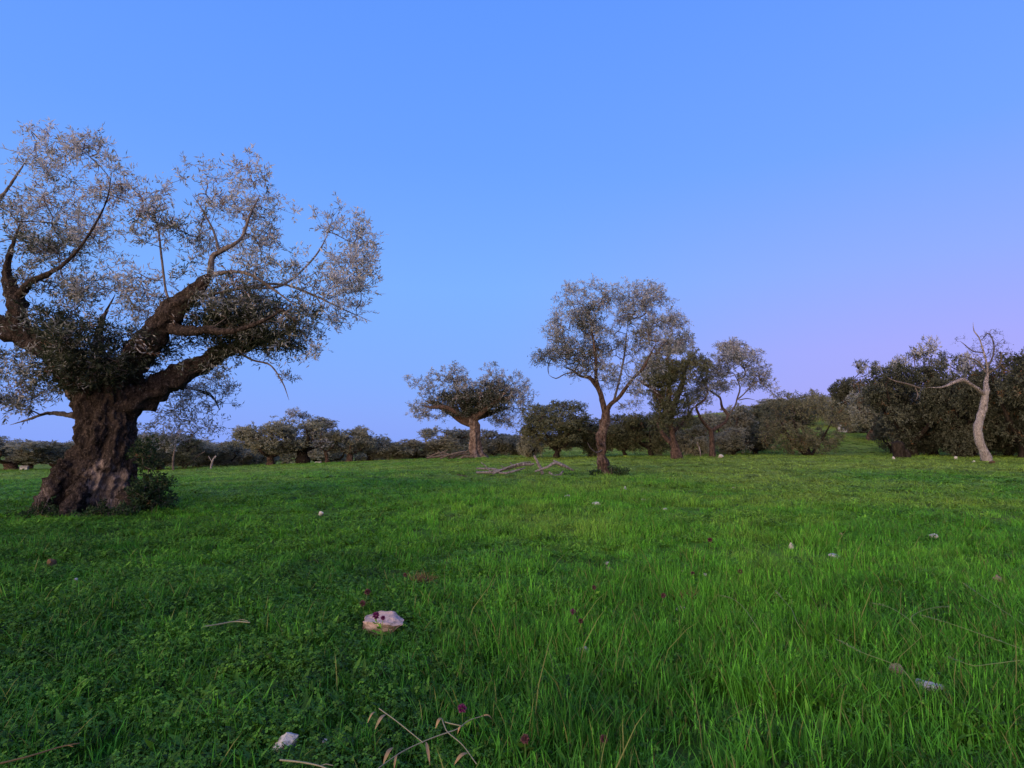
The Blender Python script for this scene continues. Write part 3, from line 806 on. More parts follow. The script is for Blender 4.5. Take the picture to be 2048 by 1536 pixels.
px_tree('forked_tree', 'thin-limbed forked tree with short trunk and loose crown open to the sky', 'tree', 42, (1424, 912), [
    [(1424, 916, 8), (1424, 895, 6.5), (1423, 870, 6), (1422, 858, 6)],
    [(1422, 862, 5), (1412, 850, 4, -.2), (1402, 838, 3.4, -.5), (1394, 820, 3, -.8), (1392, 812, 2.5, -.9), (1408, 800, 2.5, -1), (1415, 780, 2.2, -1.1), (1400, 750, 1.6, -1.3)],
    [(1424, 862, 5, .2), (1438, 852, 4, .5), (1450, 845, 3.6, .8), (1456, 830, 3.2, 1), (1444, 815, 3, 1.1), (1440, 795, 2.6, 1.2), (1425, 785, 2.4, 1.2), (1412, 770, 2, 1.3), (1415, 740, 1.6, 1.3)],
    [(1456, 832, 2.4, 1), (1470, 812, 2, .8), (1474, 798, 2, .6), (1480, 775, 1.8, .5), (1470, 750, 1.4, .5)],
    [(1474, 800, 1.8, .6), (1488, 788, 1.6, .4), (1500, 775, 1.5, .2), (1520, 760, 1.2, 0)],
    [(1478, 800, 1.4, .6), (1495, 797, 1.2, .8), (1510, 800, 1, 1)]],
    [(1410, 720, 26, 24, 1, .5), (1430, 740, 30, 26, 1.1, .5), (1460, 720, 26, 22, .9, .55), (1455, 692, 24, 18, .8, .6), (1470, 705, 24, 22, .8, .6), (1440, 770, 26, 20, .8, .5), (1408, 775, 22, 22, .6, .5), (1500, 715, 28, 22, .6, .62), (1515, 740, 28, 22, .7, .62), (1490, 740, 26, 22, .7, .6), (1510, 765, 28, 18, .6, .62), (1535, 770, 18, 20, .6, .62), (1480, 760, 24, 18, .5, .6), (1545, 790, 14, 14, .4, .6), (1405, 800, 22, 20, .5, .5), (1385, 790, 18, 18, .6, .5)],
    seed=505, count=1400, dspread=1.2, bark=M_BARK2, leafm=M_OLIVE, crown_opts=dict(leaf=(0.12, 0.04), shoots=(3, 5), shoot_len=(.18, .4), leaves=(5, 9), tip_r=.007, gap=(1, -.15)), step=.2)

# ---- the bush-like tree with the dark slanting stems
px_tree('bushy_tree', 'round bushy olive with black slanting stems standing before the right tree line', 'olive tree', 45, (1622, 922), [
    [(1622, 926, 10), (1621, 915, 8), (1618, 907, 8)],
    [(1618, 912, 6), (1600, 900, 5, -.3), (1585, 885, 4.4, -.6), (1572, 865, 4, -.8), (1560, 840, 3, -1)],
    [(1620, 912, 5), (1614, 885, 3.6, .5), (1605, 855, 2.8, .8), (1600, 825, 2, 1)],
    [(1622, 912, 5), (1636, 890, 3.2, .4), (1652, 865, 2.6, .6), (1665, 840, 2, .6)],
    [(1618, 908, 5), (1604, 885, 4, .5), (1590, 855, 3, .8), (1585, 830, 2, 1)]],
    [(1560, 830, 36, 34, 1.2, .5), (1575, 800, 36, 20, 1.1, .6), (1610, 800, 38, 22, 1.1, .6), (1600, 835, 40, 36, 1.4, .45), (1640, 825, 40, 32, 1.2, .55), (1665, 845, 36, 26, 1.1, .6), (1680, 855, 24, 18, .8, .6), (1625, 865, 46, 30, 1.3, .35), (1580, 870, 34, 26, 1.2, .4), (1650, 880, 34, 20, .9, .4), (1545, 860, 26, 26, .9, .45), (1595, 892, 34, 16, 1, .35), (1645, 893, 26, 14, .9, .35), (1540, 885, 20, 16, .8, .4), (1650, 860, 40, 30, 1.6, .4, -1.2), (1620, 880, 36, 20, 1.3, .35, -1.2)],
    seed=606, count=1900, dspread=1.4, bark=M_DARKBARK, leafm=M_ROUND, crown_opts=dict(leaf=(0.12, 0.042), shoots=(3, 5), shoot_len=(.2, .42), leaves=(6, 10), tip_r=.006), step=.25)

# ---- the dead pale tree on the far right
px_tree('dead_tree', 'half-dead tree with bent bleached trunk and nearly bare twisted branches', 'tree', 34, (1968, 915), [
    [(1974, 922, 14), (1966, 900, 11.5), (1959, 880, 11), (1956, 855, 11), (1962, 830, 10.5), (1969, 800, 9.5), (1973, 780, 8.5)],
    [(1966, 788, 7), (1955, 778, 6, -.3), (1940, 768, 5.5, -.6), (1925, 760, 6.5, -.8), (1910, 764, 4.5, -.9), (1885, 774, 2.6, -1), (1855, 775, 1.6, -1.2)],
    [(1840, 776, 3, -1.2), (1815, 768, 2.6, -1.3), (1790, 762, 2.2, -1.4), (1775, 755, 1.6, -1.4)],
    [(1830, 774, 2, -1.2), (1836, 790, 1.6, -1.2), (1830, 802, 1.2, -1.2)],
    [(1973, 785, 8), (1972, 765, 6, .2), (1975, 748, 4, .3), (1974, 730, 3, .4), (1966, 700, 2.2, .5), (1958, 675, 1.6, .5), (1948, 662, 1.6, .5), (1946, 645, 1.0, .5)],
    [(1973, 735, 3, .4), (1985, 715, 2.4, .6), (1988, 690, 2, .7), (1980, 668, 1.4, .8), (1970, 665, 1.2, .8)],
    [(1966, 705, 2, .5), (1945, 702, 1.6, .3), (1930, 690, 1.4, .1), (1920, 682, 1, 0)],
    [(1978, 745, 3.4, .2), (1995, 735, 3, 0), (2003, 720, 2.4, -.2), (2003, 705, 1.4, -.3), (2025, 708, 1, -.3)],
    [(1972, 745, 3, .2), (1955, 722, 2, .4), (1935, 715, 1.6, .4), (1915, 708, 1, .4)]],
    [(1965, 720, 50, 26, 1.0, .4), (1975, 690, 36, 26, .9, .4), (1980, 668, 18, 6, .8, .3), (1920, 682, 12, 6, .6, .3), (1945, 703, 16, 6, .6, .35), (2003, 708, 22, 10, .9, .35), (1990, 690, 12, 12, .6, .35), (1946, 650, 6, 8, .4, .35), (1920, 762, 16, 10, 1, .3)],
    seed=707, count=200, dspread=.4, bark=M_DEAD, leafm=M_OAK, trunk_opts=dict(nseg=18, gnarl=.22, flute=.05, tone=.62),
    crown_opts=dict(leaf=(0.085, 0.028), shoots=(3, 5), shoot_len=(.15, .4), leaves=(1, 4), tip_r=.007), step=.15)

# ---- generic trees for the tree lines: built once per variant, then copied
def gen_tree(seed, h, w, trunk_h, trunk_r, nl, count, style, bark, leafm, leaf, nblob=22, opts=None):
    rg = np.random.default_rng(seed)
    t = Tree(seed)
    mb = MB()
    lean = rg.normal(size=2) * 0.12 * trunk_h
    P = resample([[0, 0, -0.5, trunk_r * 1.5], [0, 0, 0, trunk_r * 1.3], [lean[0] * .4, lean[1] * .4, trunk_h * .5, trunk_r], [lean[0], lean[1], trunk_h, trunk_r * .9]], .15)
    tube(mb, P, nseg=14, gnarl=.3, flute=.12, seed=seed, tone=.55)
    limbs = []
    for i in range(nl):
        a = 2 * math.pi * (i + rg.uniform(-.3, .3)) / nl
        ln = w * .5 * rg.uniform(.5, .8)
        top = trunk_h + (h - trunk_h) * rg.uniform(.35, .75)
        e = np.array([lean[0] + math.cos(a) * ln, lean[1] + math.sin(a) * ln, top])
        s0 = np.array([lean[0] * .8, lean[1] * .8, trunk_h * .85])
        m = (s0 + e) / 2 + np.array([math.cos(a) * ln * .15, math.sin(a) * ln * .15, -.1 * (top - trunk_h)]) + rg.normal(size=3) * .12
        Q = resample([[*s0, trunk_r * .6], [*m, trunk_r * .38], [*e, trunk_r * .15]], .18)
        t.limb_nodes(Q, .2)
        limbs.append(Q)
    blobs = []
    lo = trunk_h * (.35 if style == 'low' else .8)
    cz, rz = lo + (h - lo) * .5, (h - lo) * .5
    for i in range(nblob):
        d = unit(rg.normal(size=3)) * rg.uniform(.35, .8) ** .6
        if style == 'low':
            d[2] = d[2] * .95 - .05
        c = np.array([lean[0], lean[1], cz]) + d * np.array([w * .5, w * .5, rz])
        r = w * rg.uniform(.13, .22)
        blobs.append((c, (r, r, r * rg.uniform(.6, .9)), rg.uniform(.7, 1.4), rg.uniform(.3, .6)))
    crown = MB()
    o = dict(leaf=leaf, shoots=(3, 5), shoot_len=(.2, .45), leaves=(5, 9), tip_r=.008, gap=(1, -.3), twig_seg=3)
    o.update(opts or {})
    t.grow(crown, blobs, count=count, **o)
    lm = []
    for i, Q in enumerate(limbs):
        b = MB()
        tube(b, Q, nseg=8, gnarl=.2, flute=.05, seed=seed + i)
        lm.append(b.mesh('limb', [bark]))
    V = np.concatenate(crown.v)
    h = np.percentile(V[:, 2], 99.0)
    w = np.percentile(V[:, 0], 98) - np.percentile(V[:, 0], 2)
    return dict(h=h, w=w, trunk=mb.mesh('trunk', [bark]), limbs=lm, crown=crown.mesh('crown', [M_DARKBARK, leafm]))
V_OLIVE = [gen_tree(1001, 5.0, 5.2, 1.3, .30, 4, 760, 'mid', M_BARK2, M_BUSH, (.17, .065)),
           gen_tree(1002, 5.0, 4.6, 1.1, .26, 4, 720, 'mid', M_BARK2, M_BUSH, (.17, .065)),
           gen_tree(1003, 5.0, 5.6, 1.5, .34, 5, 780, 'mid', M_DARKBARK, M_BUSH, (.17, .065))]
V_LOW = [gen_tree(1011, 3.6, 4.8, .5, .22, 5, 720, 'low', M_DARKBARK, M_BUSH, (.17, .065)),
         gen_tree(1012, 3.6, 4.4, .4, .20, 5, 720, 'low', M_DARKBARK, M_BUSH, (.17, .065))]
V_DARK = [gen_tree(1021, 6.0, 6.2, 1.0, .32, 5, 1500, 'low', M_DARKBARK, M_OAK, (.14, .06), 26, dict(gap=(1, -.6), leaves=(6, 10))),
          gen_tree(1022, 6.0, 5.8, .8, .30, 5, 1500, 'low', M_DARKBARK, M_OAK, (.14, .06), 26, dict(gap=(1, -.6), leaves=(6, 10)))]
V_DOME = [gen_tree(1021, 6.0, 6.2, 1.0, .26, 5, 1500, 'low', M_DARKBARK, M_DOME, (.14, .058), 28, dict(gap=(1, -.6), leaves=(6, 10))),
          gen_tree(1046, 6.0, 5.8, 0.9, .24, 5, 1500, 'low', M_DARKBARK, M_DOME, (.14, .058), 28, dict(gap=(1, -.6), leaves=(6, 10)))]
V_AIRY = [gen_tree(1031, 6.0, 4.0, 1.8, .16, 4, 330, 'mid', M_BARK2, M_OLIVE, (.14, .05), 12, dict(gap=(1, 0.0))),
          gen_tree(1032, 6.0, 3.6, 1.6, .15, 4, 330, 'mid', M_BARK2, M_OLIVE, (.14, .05), 12, dict(gap=(1, 0.0)))]
NAMES = {id(V_OLIVE): 'olive_tree', id(V_LOW): 'shrub', id(V_DARK): 'evergreen_tree', id(V_DOME): 'olive_tree', id(V_AIRY): 'young_tree'}
def place(kind, i, px, top, width, Y, label, cat, rot=None, group=None, sink=0.0):
    """stand a copy so that its crown top and width match the photo's at that distance"""
    v = kind[i % len(kind)]
    c = at(px, top, Y)
    z = g1(c[0], c[1]) - sink
    hz = max(0.8, c[2] - z) / v['h']
    sx = width * Y / F / v['w'] * 1.04
    root = thing(NAMES[id(kind)], label, cat, (c[0], c[1], z), group)
    root.scale = (sx, sx, hz)
    root.rotation_euler = (0, 0, rng.uniform(0, 6.28) if rot is None else rot)
    link('trunk', v['trunk'], root)
    for l in v['limbs']:
        link('limb', l, root)
    link('crown', v['crown'], root)
    return root
GE = 'trees along the field edge'
P_ = place
# left of the big olive and behind it
P_(V_OLIVE, 0, 30, 880, 150, 58, 'low grey-green olive at the left edge with a white shed below it', 'olive tree', group=GE)
P_(V_OLIVE, 1, 118, 884, 110, 60, 'low olive half hidden by the left side of the huge trunk', 'olive tree', group=GE)
P_(V_DOME, 0, 325, 868, 120, 50, 'dark green tree directly right of the huge trunk, behind two pale stems', 'tree', group=GE)
P_(V_LOW, 0, 395, 882, 100, 55, 'brownish scrub tree with leaning stems between the two pale stems', 'tree', group=GE)
P_(V_LOW, 1, 455, 884, 90, 58, 'brownish scrub tree just right of the white forked stub', 'tree', group=GE)
P_(V_LOW, 0, 500, 888, 80, 62, 'low scrub tree filling the gap left of the rounded olive', 'tree', group=GE)
P_(V_OLIVE, 1, 545, 852, 96, 55, 'rounded full olive left of the wide olive with lit trunk', 'olive tree', group=GE)
P_(V_OLIVE, 2, 608, 838, 130, 56, 'wide olive with stout visible reddish trunk in the left tree line', 'olive tree', group=GE)
P_(V_AIRY, 0, 605, 818, 70, 60, 'wispy sparse treetop rising above the wide olive in the left tree line', 'tree', group=GE)
P_(V_AIRY, 1, 657, 842, 66, 56, 'thin olive with slim forked reddish trunk and yellowish top', 'tree', group=GE)
P_(V_OLIVE, 0, 702, 856, 84, 57, 'grey-green olive right of the slim forked one', 'olive tree', group=GE)
P_(V_OLIVE, 2, 742, 870, 66, 60, 'smaller olive where the left tree line steps down', 'olive tree', group=GE)
P_(V_LOW, 1, 783, 886, 74, 60, 'lowest dark bush in the dip of the tree line', 'shrub', group=GE)
P_(V_LOW, 0, 832, 880, 96, 60, 'low brownish bush left of the old olive with the brushwood heap', 'shrub', group=GE)
P_(V_OLIVE, 1, 885, 858, 92, 62, 'olive bush behind the brushwood heap', 'olive tree', group=GE)
P_(V_LOW, 1, 985, 862, 80, 62, 'olive bush just right of the stout reddish trunk', 'olive tree', group=GE)
P_(V_LOW, 0, 1028, 872, 74, 62, 'low bush left of the big dark domed olive', 'shrub', group=GE)
# middle
P_(V_DOME, 1, 1112, 806, 140, 46, 'big dark domed olive with several stems left of the slender tree', 'olive tree', group=GE)
P_(V_LOW, 1, 1058, 858, 50, 50, 'small grey bush leaning on the left side of the dark domed olive', 'shrub', group=GE)
P_(V_DOME, 0, 1180, 846, 90, 48, 'low dark tree right behind the slender split trunk', 'tree', group=GE)
P_(V_DOME, 1, 1248, 832, 84, 47, 'dark tree between the slender tree and the ivy-clad one', 'tree', group=GE)
P_(V_DOME, 0, 1300, 828, 96, 46, 'dark spreading bush left of the bare pale leaning stem', 'shrub', group=GE)
P_(V_DOME, 0, 1372, 836, 80, 54, 'dark tree behind the ivy-clad tree, beside its pale stem', 'tree', group=GE)
P_(V_LOW, 1, 1392, 852, 70, 46, 'olive-green bush left of the thin forked trunk', 'shrub', group=GE)
P_(V_OLIVE, 0, 1455, 815, 84, 52, 'grey-green bush behind the thin forked trunk', 'shrub', group=GE)
P_(V_LOW, 0, 1465, 858, 74, 47, 'low grey bush right of the thin forked trunk', 'shrub', group=GE)
P_(V_DOME, 1, 1510, 822, 80, 56, 'dull green bush left of the round bushy olive', 'shrub', group=GE)
P_(V_DARK, 1, 1560, 812, 100, 66, 'dark tree behind the left half of the round bushy olive', 'tree', group=GE)
P_(V_DARK, 1, 1510, 862, 80, 50, 'low bush with green weeds at its foot', 'shrub', group=GE)
# right
P_(V_DARK, 0, 1722, 758, 90, 72, 'black-green tree rising over the white house', 'tree', group=GE)
P_(V_OLIVE, 2, 1700, 806, 80, 74, 'brownish tree below the white house roof', 'tree', group=GE)
P_(V_OLIVE, 1, 1735, 790, 90, 60, 'pale brown tree left of the big dark evergreen', 'tree', group=GE)
P_(V_DARK, 1, 1812, 736, 150, 43, 'big dark evergreen spreading down to the grass with a black stump at its foot', 'tree', group=GE)
P_(V_AIRY, 0, 1832, 682, 76, 48, 'wispy pale tree poking out above the big dark evergreen', 'tree', group=GE)
P_(V_AIRY, 1, 1895, 708, 76, 50, 'pale thin treetop between the dark evergreen and the dead tree', 'tree', group=GE)
P_(V_AIRY, 1, 1740, 722, 60, 62, 'sparse twiggy treetop above the black-green tree', 'tree', group=GE)
P_(V_AIRY, 0, 1786, 716, 60, 46, 'wispy shoots rising from the left shoulder of the big dark evergreen', 'tree', group=GE)
P_(V_AIRY, 0, 1935, 712, 60, 44, 'thin grey crown just left of the upright dead branches', 'tree', group=GE)
P_(V_DARK, 0, 1908, 752, 118, 41, 'dense black-green evergreen just left of the bleached trunk', 'tree', group=GE)
P_(V_DARK, 1, 2030, 712, 150, 38, 'tall dense evergreen right of the bleached trunk at the frame edge', 'tree', group=GE)
P_(V_DARK, 0, 2120, 730, 150, 38, 'tall dense evergreen beyond the right frame edge', 'tree', group=GE)
P_(V_DOME, 1, -80, 872, 160, 62, 'dark tree beyond the left frame edge', 'tree', group=GE)
P_(V_DARK, 0, 1862, 826, 120, 44, 'low black-green bush under the big dark evergreen, left of the bleached trunk', 'shrub', group=GE)
P_(V_DARK, 1, 1935, 830, 110, 42, 'low black-green bush directly behind the bleached trunk', 'shrub', group=GE)
P_(V_DARK, 0, 2010, 826, 110, 42, 'low black-green bush right of the bleached trunk', 'shrub', group=GE)
P_(V_DARK, 1, 1780, 835, 70, 50, 'low dark bush between the strip of bright grass and the big dark evergreen', 'shrub', group=GE)
# the far row closing the view
far_top = [(-150, 884), (60, 886), (200, 880), (300, 884), (360, 880), (430, 888), (500, 886), (570, 880), (640, 876), (720, 880), (790, 889), (850, 886), (910, 880), (1000, 878), (1060, 870), (1150, 860), (1220, 856),
           (1290, 846), (1350, 842), (1410, 836), (1470, 824), (1530, 806), (1590, 798), (1640, 792), (1690, 790), (1750, 790), (1800, 780), (1880, 770), (1950, 765), (2050, 760), (2150, 760)]
for i, (x, tp) in enumerate(far_top):
    P_(V_OLIVE if i % 3 else V_LOW, i, x, tp, 105, 92 + 9 * (i % 4), 'small olive in the far row behind the field-edge trees', 'olive tree', group='far row of olives')

# ------------------------------------------------------------------ small growth near the old tree
def shoots(name, label, cat, px, py, Y, blobs, seed, count, leaf, mat=M_SHOOT, group=None):
    b = at(px, py, Y)
    base = np.array([b[0], b[1], g1(b[0], b[1])])
    root = thing(name, label, cat, base, group)
    t = Tree(seed)
    mb = MB()
    for k in range(5):
        a = t.rg.uniform(0, 6.28)
        P = resample([[0, 0, -.1, .012], [math.cos(a) * .12, math.sin(a) * .12, .15, .009], [math.cos(a) * .2, math.sin(a) * .2, .35, .006]], .06)
        t.limb_nodes(P)
        tube(mb, P, nseg=5)
    link('stem', mb.mesh('stem', [M_TWIG]), root)
    cr = MB()
    t.grow(cr, [px_blob(q, Y, base, t.rg, .15) for q in blobs], count=count, tip_r=.0025, leaf=leaf, shoots=(3, 5), shoot_len=(.08, .2), leaves=(5, 9), gap=(1, -.5))
    link('foliage', cr.mesh('foliage', [M_TWIG, mat]), root)
    return root
shoots('basal_shoots', 'dark green leafy shoots growing up the right side of the huge trunk', 'shrub', 300, 1012, 12.0,
       [(286, 905, 14, 36, 1.2, .15), (290, 945, 20, 36, 1.5, .1), (300, 985, 32, 22, 1.5, .12), (320, 970, 20, 18, .8, .3), (335, 1002, 22, 10, .6, .3), (285, 1008, 36, 10, 1.3, .1)], 81, 220, (.07, .03))
shoots('weed_clump', 'dark ragged weeds over the root at the left foot of the huge trunk', 'weeds', 75, 1040, 11.6,
       [(60, 1038, 36, 14, 1.3, .2), (100, 1030, 32, 12, 1.2, .2), (125, 1042, 30, 10, 1.2, .3), (85, 1020, 20, 12, .8, .3)], 82, 90, (.06, .03))
shoots('weed_clump', 'low weeds covering the middle of the huge trunk foot', 'weeds', 215, 1035, 11.3,
       [(180, 1030, 30, 9, 1, .3), (215, 1022, 34, 12, 1.2, .2), (250, 1022, 34, 12, 1.2, .2), (160, 1040, 20, 8, 1, .4)], 83, 60, (.06, .03))
shoots('weed_clump', 'green weeds around the foot of the slender split-trunk tree', 'weeds', 1222, 944, 23.6,
       [(1226, 940, 12, 6, 1, .5), (1240, 943, 14, 4, 1, .5), (1192, 947, 10, 4, 1, .4)], 84, 50, (.09, .045))

# ------------------------------------------------------------------ dead wood
def branch_thing(name, label, cat, Y, pieces, mat=M_GREYWOOD, group=None, seed=0, part='branch', nseg=8):
    """pieces: px polylines; the first is the thing's main stem"""
    p0 = pieces[0][0]
    b = at(p0[0], p0[1], Y + (p0[3] if len(p0) > 3 else 0))
    base = np.array([b[0], b[1], g1(b[0], b[1])])
    root = thing(name, label, cat, base, group)
    for i, pts in enumerate(pieces):
        P = px_limb(pts, Y, base, .05 if Y < 20 else .12)
        mb = MB()
        tube(mb, P, nseg=nseg, gnarl=.2, flute=.04, seed=seed + i, tone=.58, freq=2.0)
        link(part if i else 'stem', mb.mesh(part, [mat]), root)
    return root
DW = 'fallen dead wood by the slender tree'
branch_thing('fallen_branch', 'long grey fallen bough with stubby twigs lying left of the slender tree', 'branch', 24, [
    [(952, 945, 2.4, .2), (985, 944, 3.2, .1), (1010, 938, 3.6), (1035, 931, 3.4), (1068, 928, 2.6, -.1)],
    [(953, 937, 2, .6), (985, 938, 2.6, .4), (1003, 942, 2, .1)],
    [(985, 948, 2, -.4), (1015, 935, 2.6, -.2), (1045, 926, 2.2, 0), (1062, 924, 1.4, .1)],
    [(962, 925, .9, .4), (970, 931, 1.2, .3), (980, 942, 1.4, .2)],
    [(1020, 925, 1.2, .1), (1026, 931, 1.3, .1), (1032, 937, 1.5)],
    [(1001, 931, 1, -.1), (1010, 936, 1.2), (1018, 940, 1.4)],
    [(990, 944, 2.4, -.2), (1012, 946, 2.6, -.4), (1040, 939, 2.2, -.3), (1050, 936, 1.4, -.2)]], M_DEAD, seed=900, group=DW)
branch_thing('fallen_branch', 'bleached splinter standing up out of the fallen bough', 'branch', 24, [
    [(1085, 948, 3.6, -.1), (1081, 936, 3.8), (1075, 924, 3.2), (1068, 911, 2.0)]], M_DEAD, seed=910, group=DW)
branch_thing('fallen_branch', 'bleached forked branch end nearest the slender trunk', 'branch', 24, [
    [(1147, 941, 1.8, .1), (1128, 932, 3.2), (1110, 926, 3.6), (1095, 934, 3, -.1), (1070, 943, 2.2, -.2)],
    [(1106, 921, 1.8, .1), (1122, 927, 2.4, .1), (1138, 935, 1.6, .1)],
    [(1098, 944, 2.4, -.3), (1106, 951, 2.8, -.4), (1120, 950, 2.6, -.4), (1126, 942, 2, -.3)],
    [(1121, 951, 1, -.5), (1128, 957, 1, -.6), (1136, 966, .7, -.9)]], M_DEAD, seed=920, group=DW)
branch_thing('fallen_branch', 'small thin stick in the grass left of the fallen bough', 'branch', 23.4, [
    [(914, 949, .9), (925, 951, 1.2), (936, 953, 1.3)]], seed=930, group=DW)
branch_thing('brushwood_heap', 'heap of grey cut brushwood at the foot of the stout reddish olive', 'brushwood', 52, [
    [(853, 916, 2.6), (875, 913, 2.8), (893, 911, 2.6), (905, 917, 1.6)],
    [(858, 913, 2, .5), (880, 906, 2.2, .5), (905, 910, 2, .5)],
    [(880, 917, 2, -.4), (905, 908, 2.4, -.2), (930, 903, 2.4)],
    [(895, 917, 2.4, .3), (915, 910, 2.6, .3), (940, 907, 2.4, .3)],
    [(905, 917, 2, .8), (925, 908, 2, .8), (938, 899, 1.6, .8)],
    [(868, 911, 1.4, .8), (885, 904, 1.5, .8), (897, 900, 1, .8)],
    [(915, 918, 2.6, -.5), (930, 913, 3, -.4), (948, 914, 2.6, -.3)],
    [(876, 901, .8, .3), (882, 908, 1, .2), (892, 914, 1.2, .1)]], seed=940, nseg=6)
branch_thing('dead_tree', 'pale straight dead stem in front of the dark tree right of the huge trunk', 'dead tree', 46, [
    [(347, 944, 3.2), (346, 925, 2.8), (348, 908, 2.6), (351, 890, 1.6)]], M_GREYWOOD, seed=950)
branch_thing('dead_tree', 'whitish forked dead stub standing at the field edge', 'dead tree', 46, [
    [(421, 943, 2.6), (423, 930, 2.6), (426, 920, 2.4), (432, 912, 2.0)],
    [(424, 924, 1), (420, 917, .9), (417, 912, .7)]], M_DEAD, seed=955)
branch_thing('dead_tree', 'two grey leaning stems crossing in the scrub right of the pale straight stem', 'dead tree', 50, [
    [(368, 940, 2), (380, 925, 2), (395, 912, 1.6), (410, 903, 1)],
    [(364, 940, 2), (372, 920, 1.6), (385, 905, 1.2), (392, 890, .8)]], M_GREYWOOD, seed=957)
branch_thing('dead_tree', 'thin whitish bent stick left of the thin forked trunk', 'dead tree', 41.5, [
    [(1402, 914, 1), (1399, 897, 1.6), (1396, 890, 1.4), (1394, 884, .8)]], M_DEAD, seed=958)
branch_thing('tree_stump', 'short black stump with a pale side under the big dark evergreen', 'stump', 39, [
    [(1800, 924, 22), (1799, 912, 17), (1797, 898, 16), (1795, 885, 15)],
    [(1818, 920, 7, -.6), (1816, 908, 6, -.5), (1812, 900, 4, -.4)]], M_DARKBARK, seed=959, nseg=16)

# ------------------------------------------------------------------ small white buildings seen between the trees
def plain_mat(name, col, rough=.8):
    m, t = new_mat(name)
    tc = N(t, 'ShaderNodeTexCoord')
    n = noise(t, 3.0, tc.outputs['Object'], 4)
    c = mixc(t, n, tuple(x * .75 for x in col), col)
    out_(t, principled(t, c, rough, .2))
    return m
M_WHITE = plain_mat('white_plaster', (.55, .53, .52))
M_ROOF = plain_mat('roof_sheet', (.40, .38, .38))
M_DARKHOLE = plain_mat('doorway_shade', (.03, .028, .026))  # near-black panel colour paints the shade inside the doorway
def box(mb, a, b, mat=0):
    (x0, y0, z0), (x1, y1, z1) = a, b
    v = [(x0, y0, z0), (x1, y0, z0), (x1, y1, z0), (x0, y1, z0), (x0, y0, z1), (x1, y0, z1), (x1, y1, z1), (x0, y1, z1)]
    mb.add(v, [(0, 3, 2, 1), (4, 5, 6, 7), (0, 1, 5, 4), (1, 2, 6, 5), (2, 3, 7, 6), (3, 0, 4, 7)], None, mat)
def hut(label, px, py_top, w_px, h_px, Y, rot):
    c = at(px, py_top, Y)
    k = Y / F
    w, h = w_px * k, h_px * k
    z0 = c[2] - h
    g = g1(c[0], c[1]) - .3
    root = thing('hut', label, 'hut', (c[0], c[1], g))
    root.rotation_euler = (0, 0, rot)
    t = z0 - g
    m = MB(); box(m, (-w / 2, 0, 0), (w / 2, w * .8, t + h * .6)); link('wall', m.mesh('wall', [M_WHITE], False), root)
    m = MB()
    a, e, r = t + h * .6, w * .55, w * .1
    m.add([(-e, -r, a), (e, -r, a), (e, w * .8 + r, a), (-e, w * .8 + r, a), (-e, w * .4, a + h * .5), (e, w * .4, a + h * .5)],
          [(0, 3, 2, 1), (0, 1, 5, 4), (2, 3, 4, 5)], [(0, 4, 3), (1, 2, 5)])
    link('roof', m.mesh('roof', [M_ROOF], False), root)
    m = MB(); box(m, (-w * .12, -.04, max(0, t - 1.2)), (w * .14, .02, t + h * .2)); link('doorway_shade_panel', m.mesh('doorway_shade_panel', [M_DARKHOLE], False), root)
hut('small white house showing between the dark trees on the rising ground', 1700, 812, 26, 14, 80, .3)
hut('white shed low behind the grass at the wide olive with the reddish trunk', 634, 924, 12, 8, 55.5, -.2)
hut('white shed under the low olive left of the huge trunk', 47, 932, 12, 6, 57, .4)

# ------------------------------------------------------------------ stones
def stone_mat(name, col):
    m, t = new_mat(name)
    tc = N(t, 'ShaderNodeTexCoord')
    n = noise(t, 6.0, tc.outputs['Object'], 6, .7)
    n2 = noise(t, 30.0, tc.outputs['Object'], 4, .7)
    c = ramp(t, n, [(.34, tuple(x * .38 for x in col)), (.46, tuple(x * .8 for x in col)), (.56, col), (.75, tuple(min(.8, x * 1.2) for x in col))])
    n3 = noise(t, 11.0, tc.outputs['Object'], 5, .75)
    c = mixc(t, maprange(t, n3, .52, .66, 0, .75), c, (.10, .085, .055))
    out_(t, principled(t, c, .9, .15, bump(t, math_(t, 'ADD', n, math_(t, 'MULTIPLY', n2, .5)), .6, .01)))
    return m
M_STONE = [stone_mat('pinkish_limestone', (.42, .31, .28)), stone_mat('white_limestone', (.46, .44, .42)), stone_mat('tan_stone', (.26, .20, .14)), stone_mat('brown_clod', (.13, .075, .04))]
import bmesh
CLEAR = []
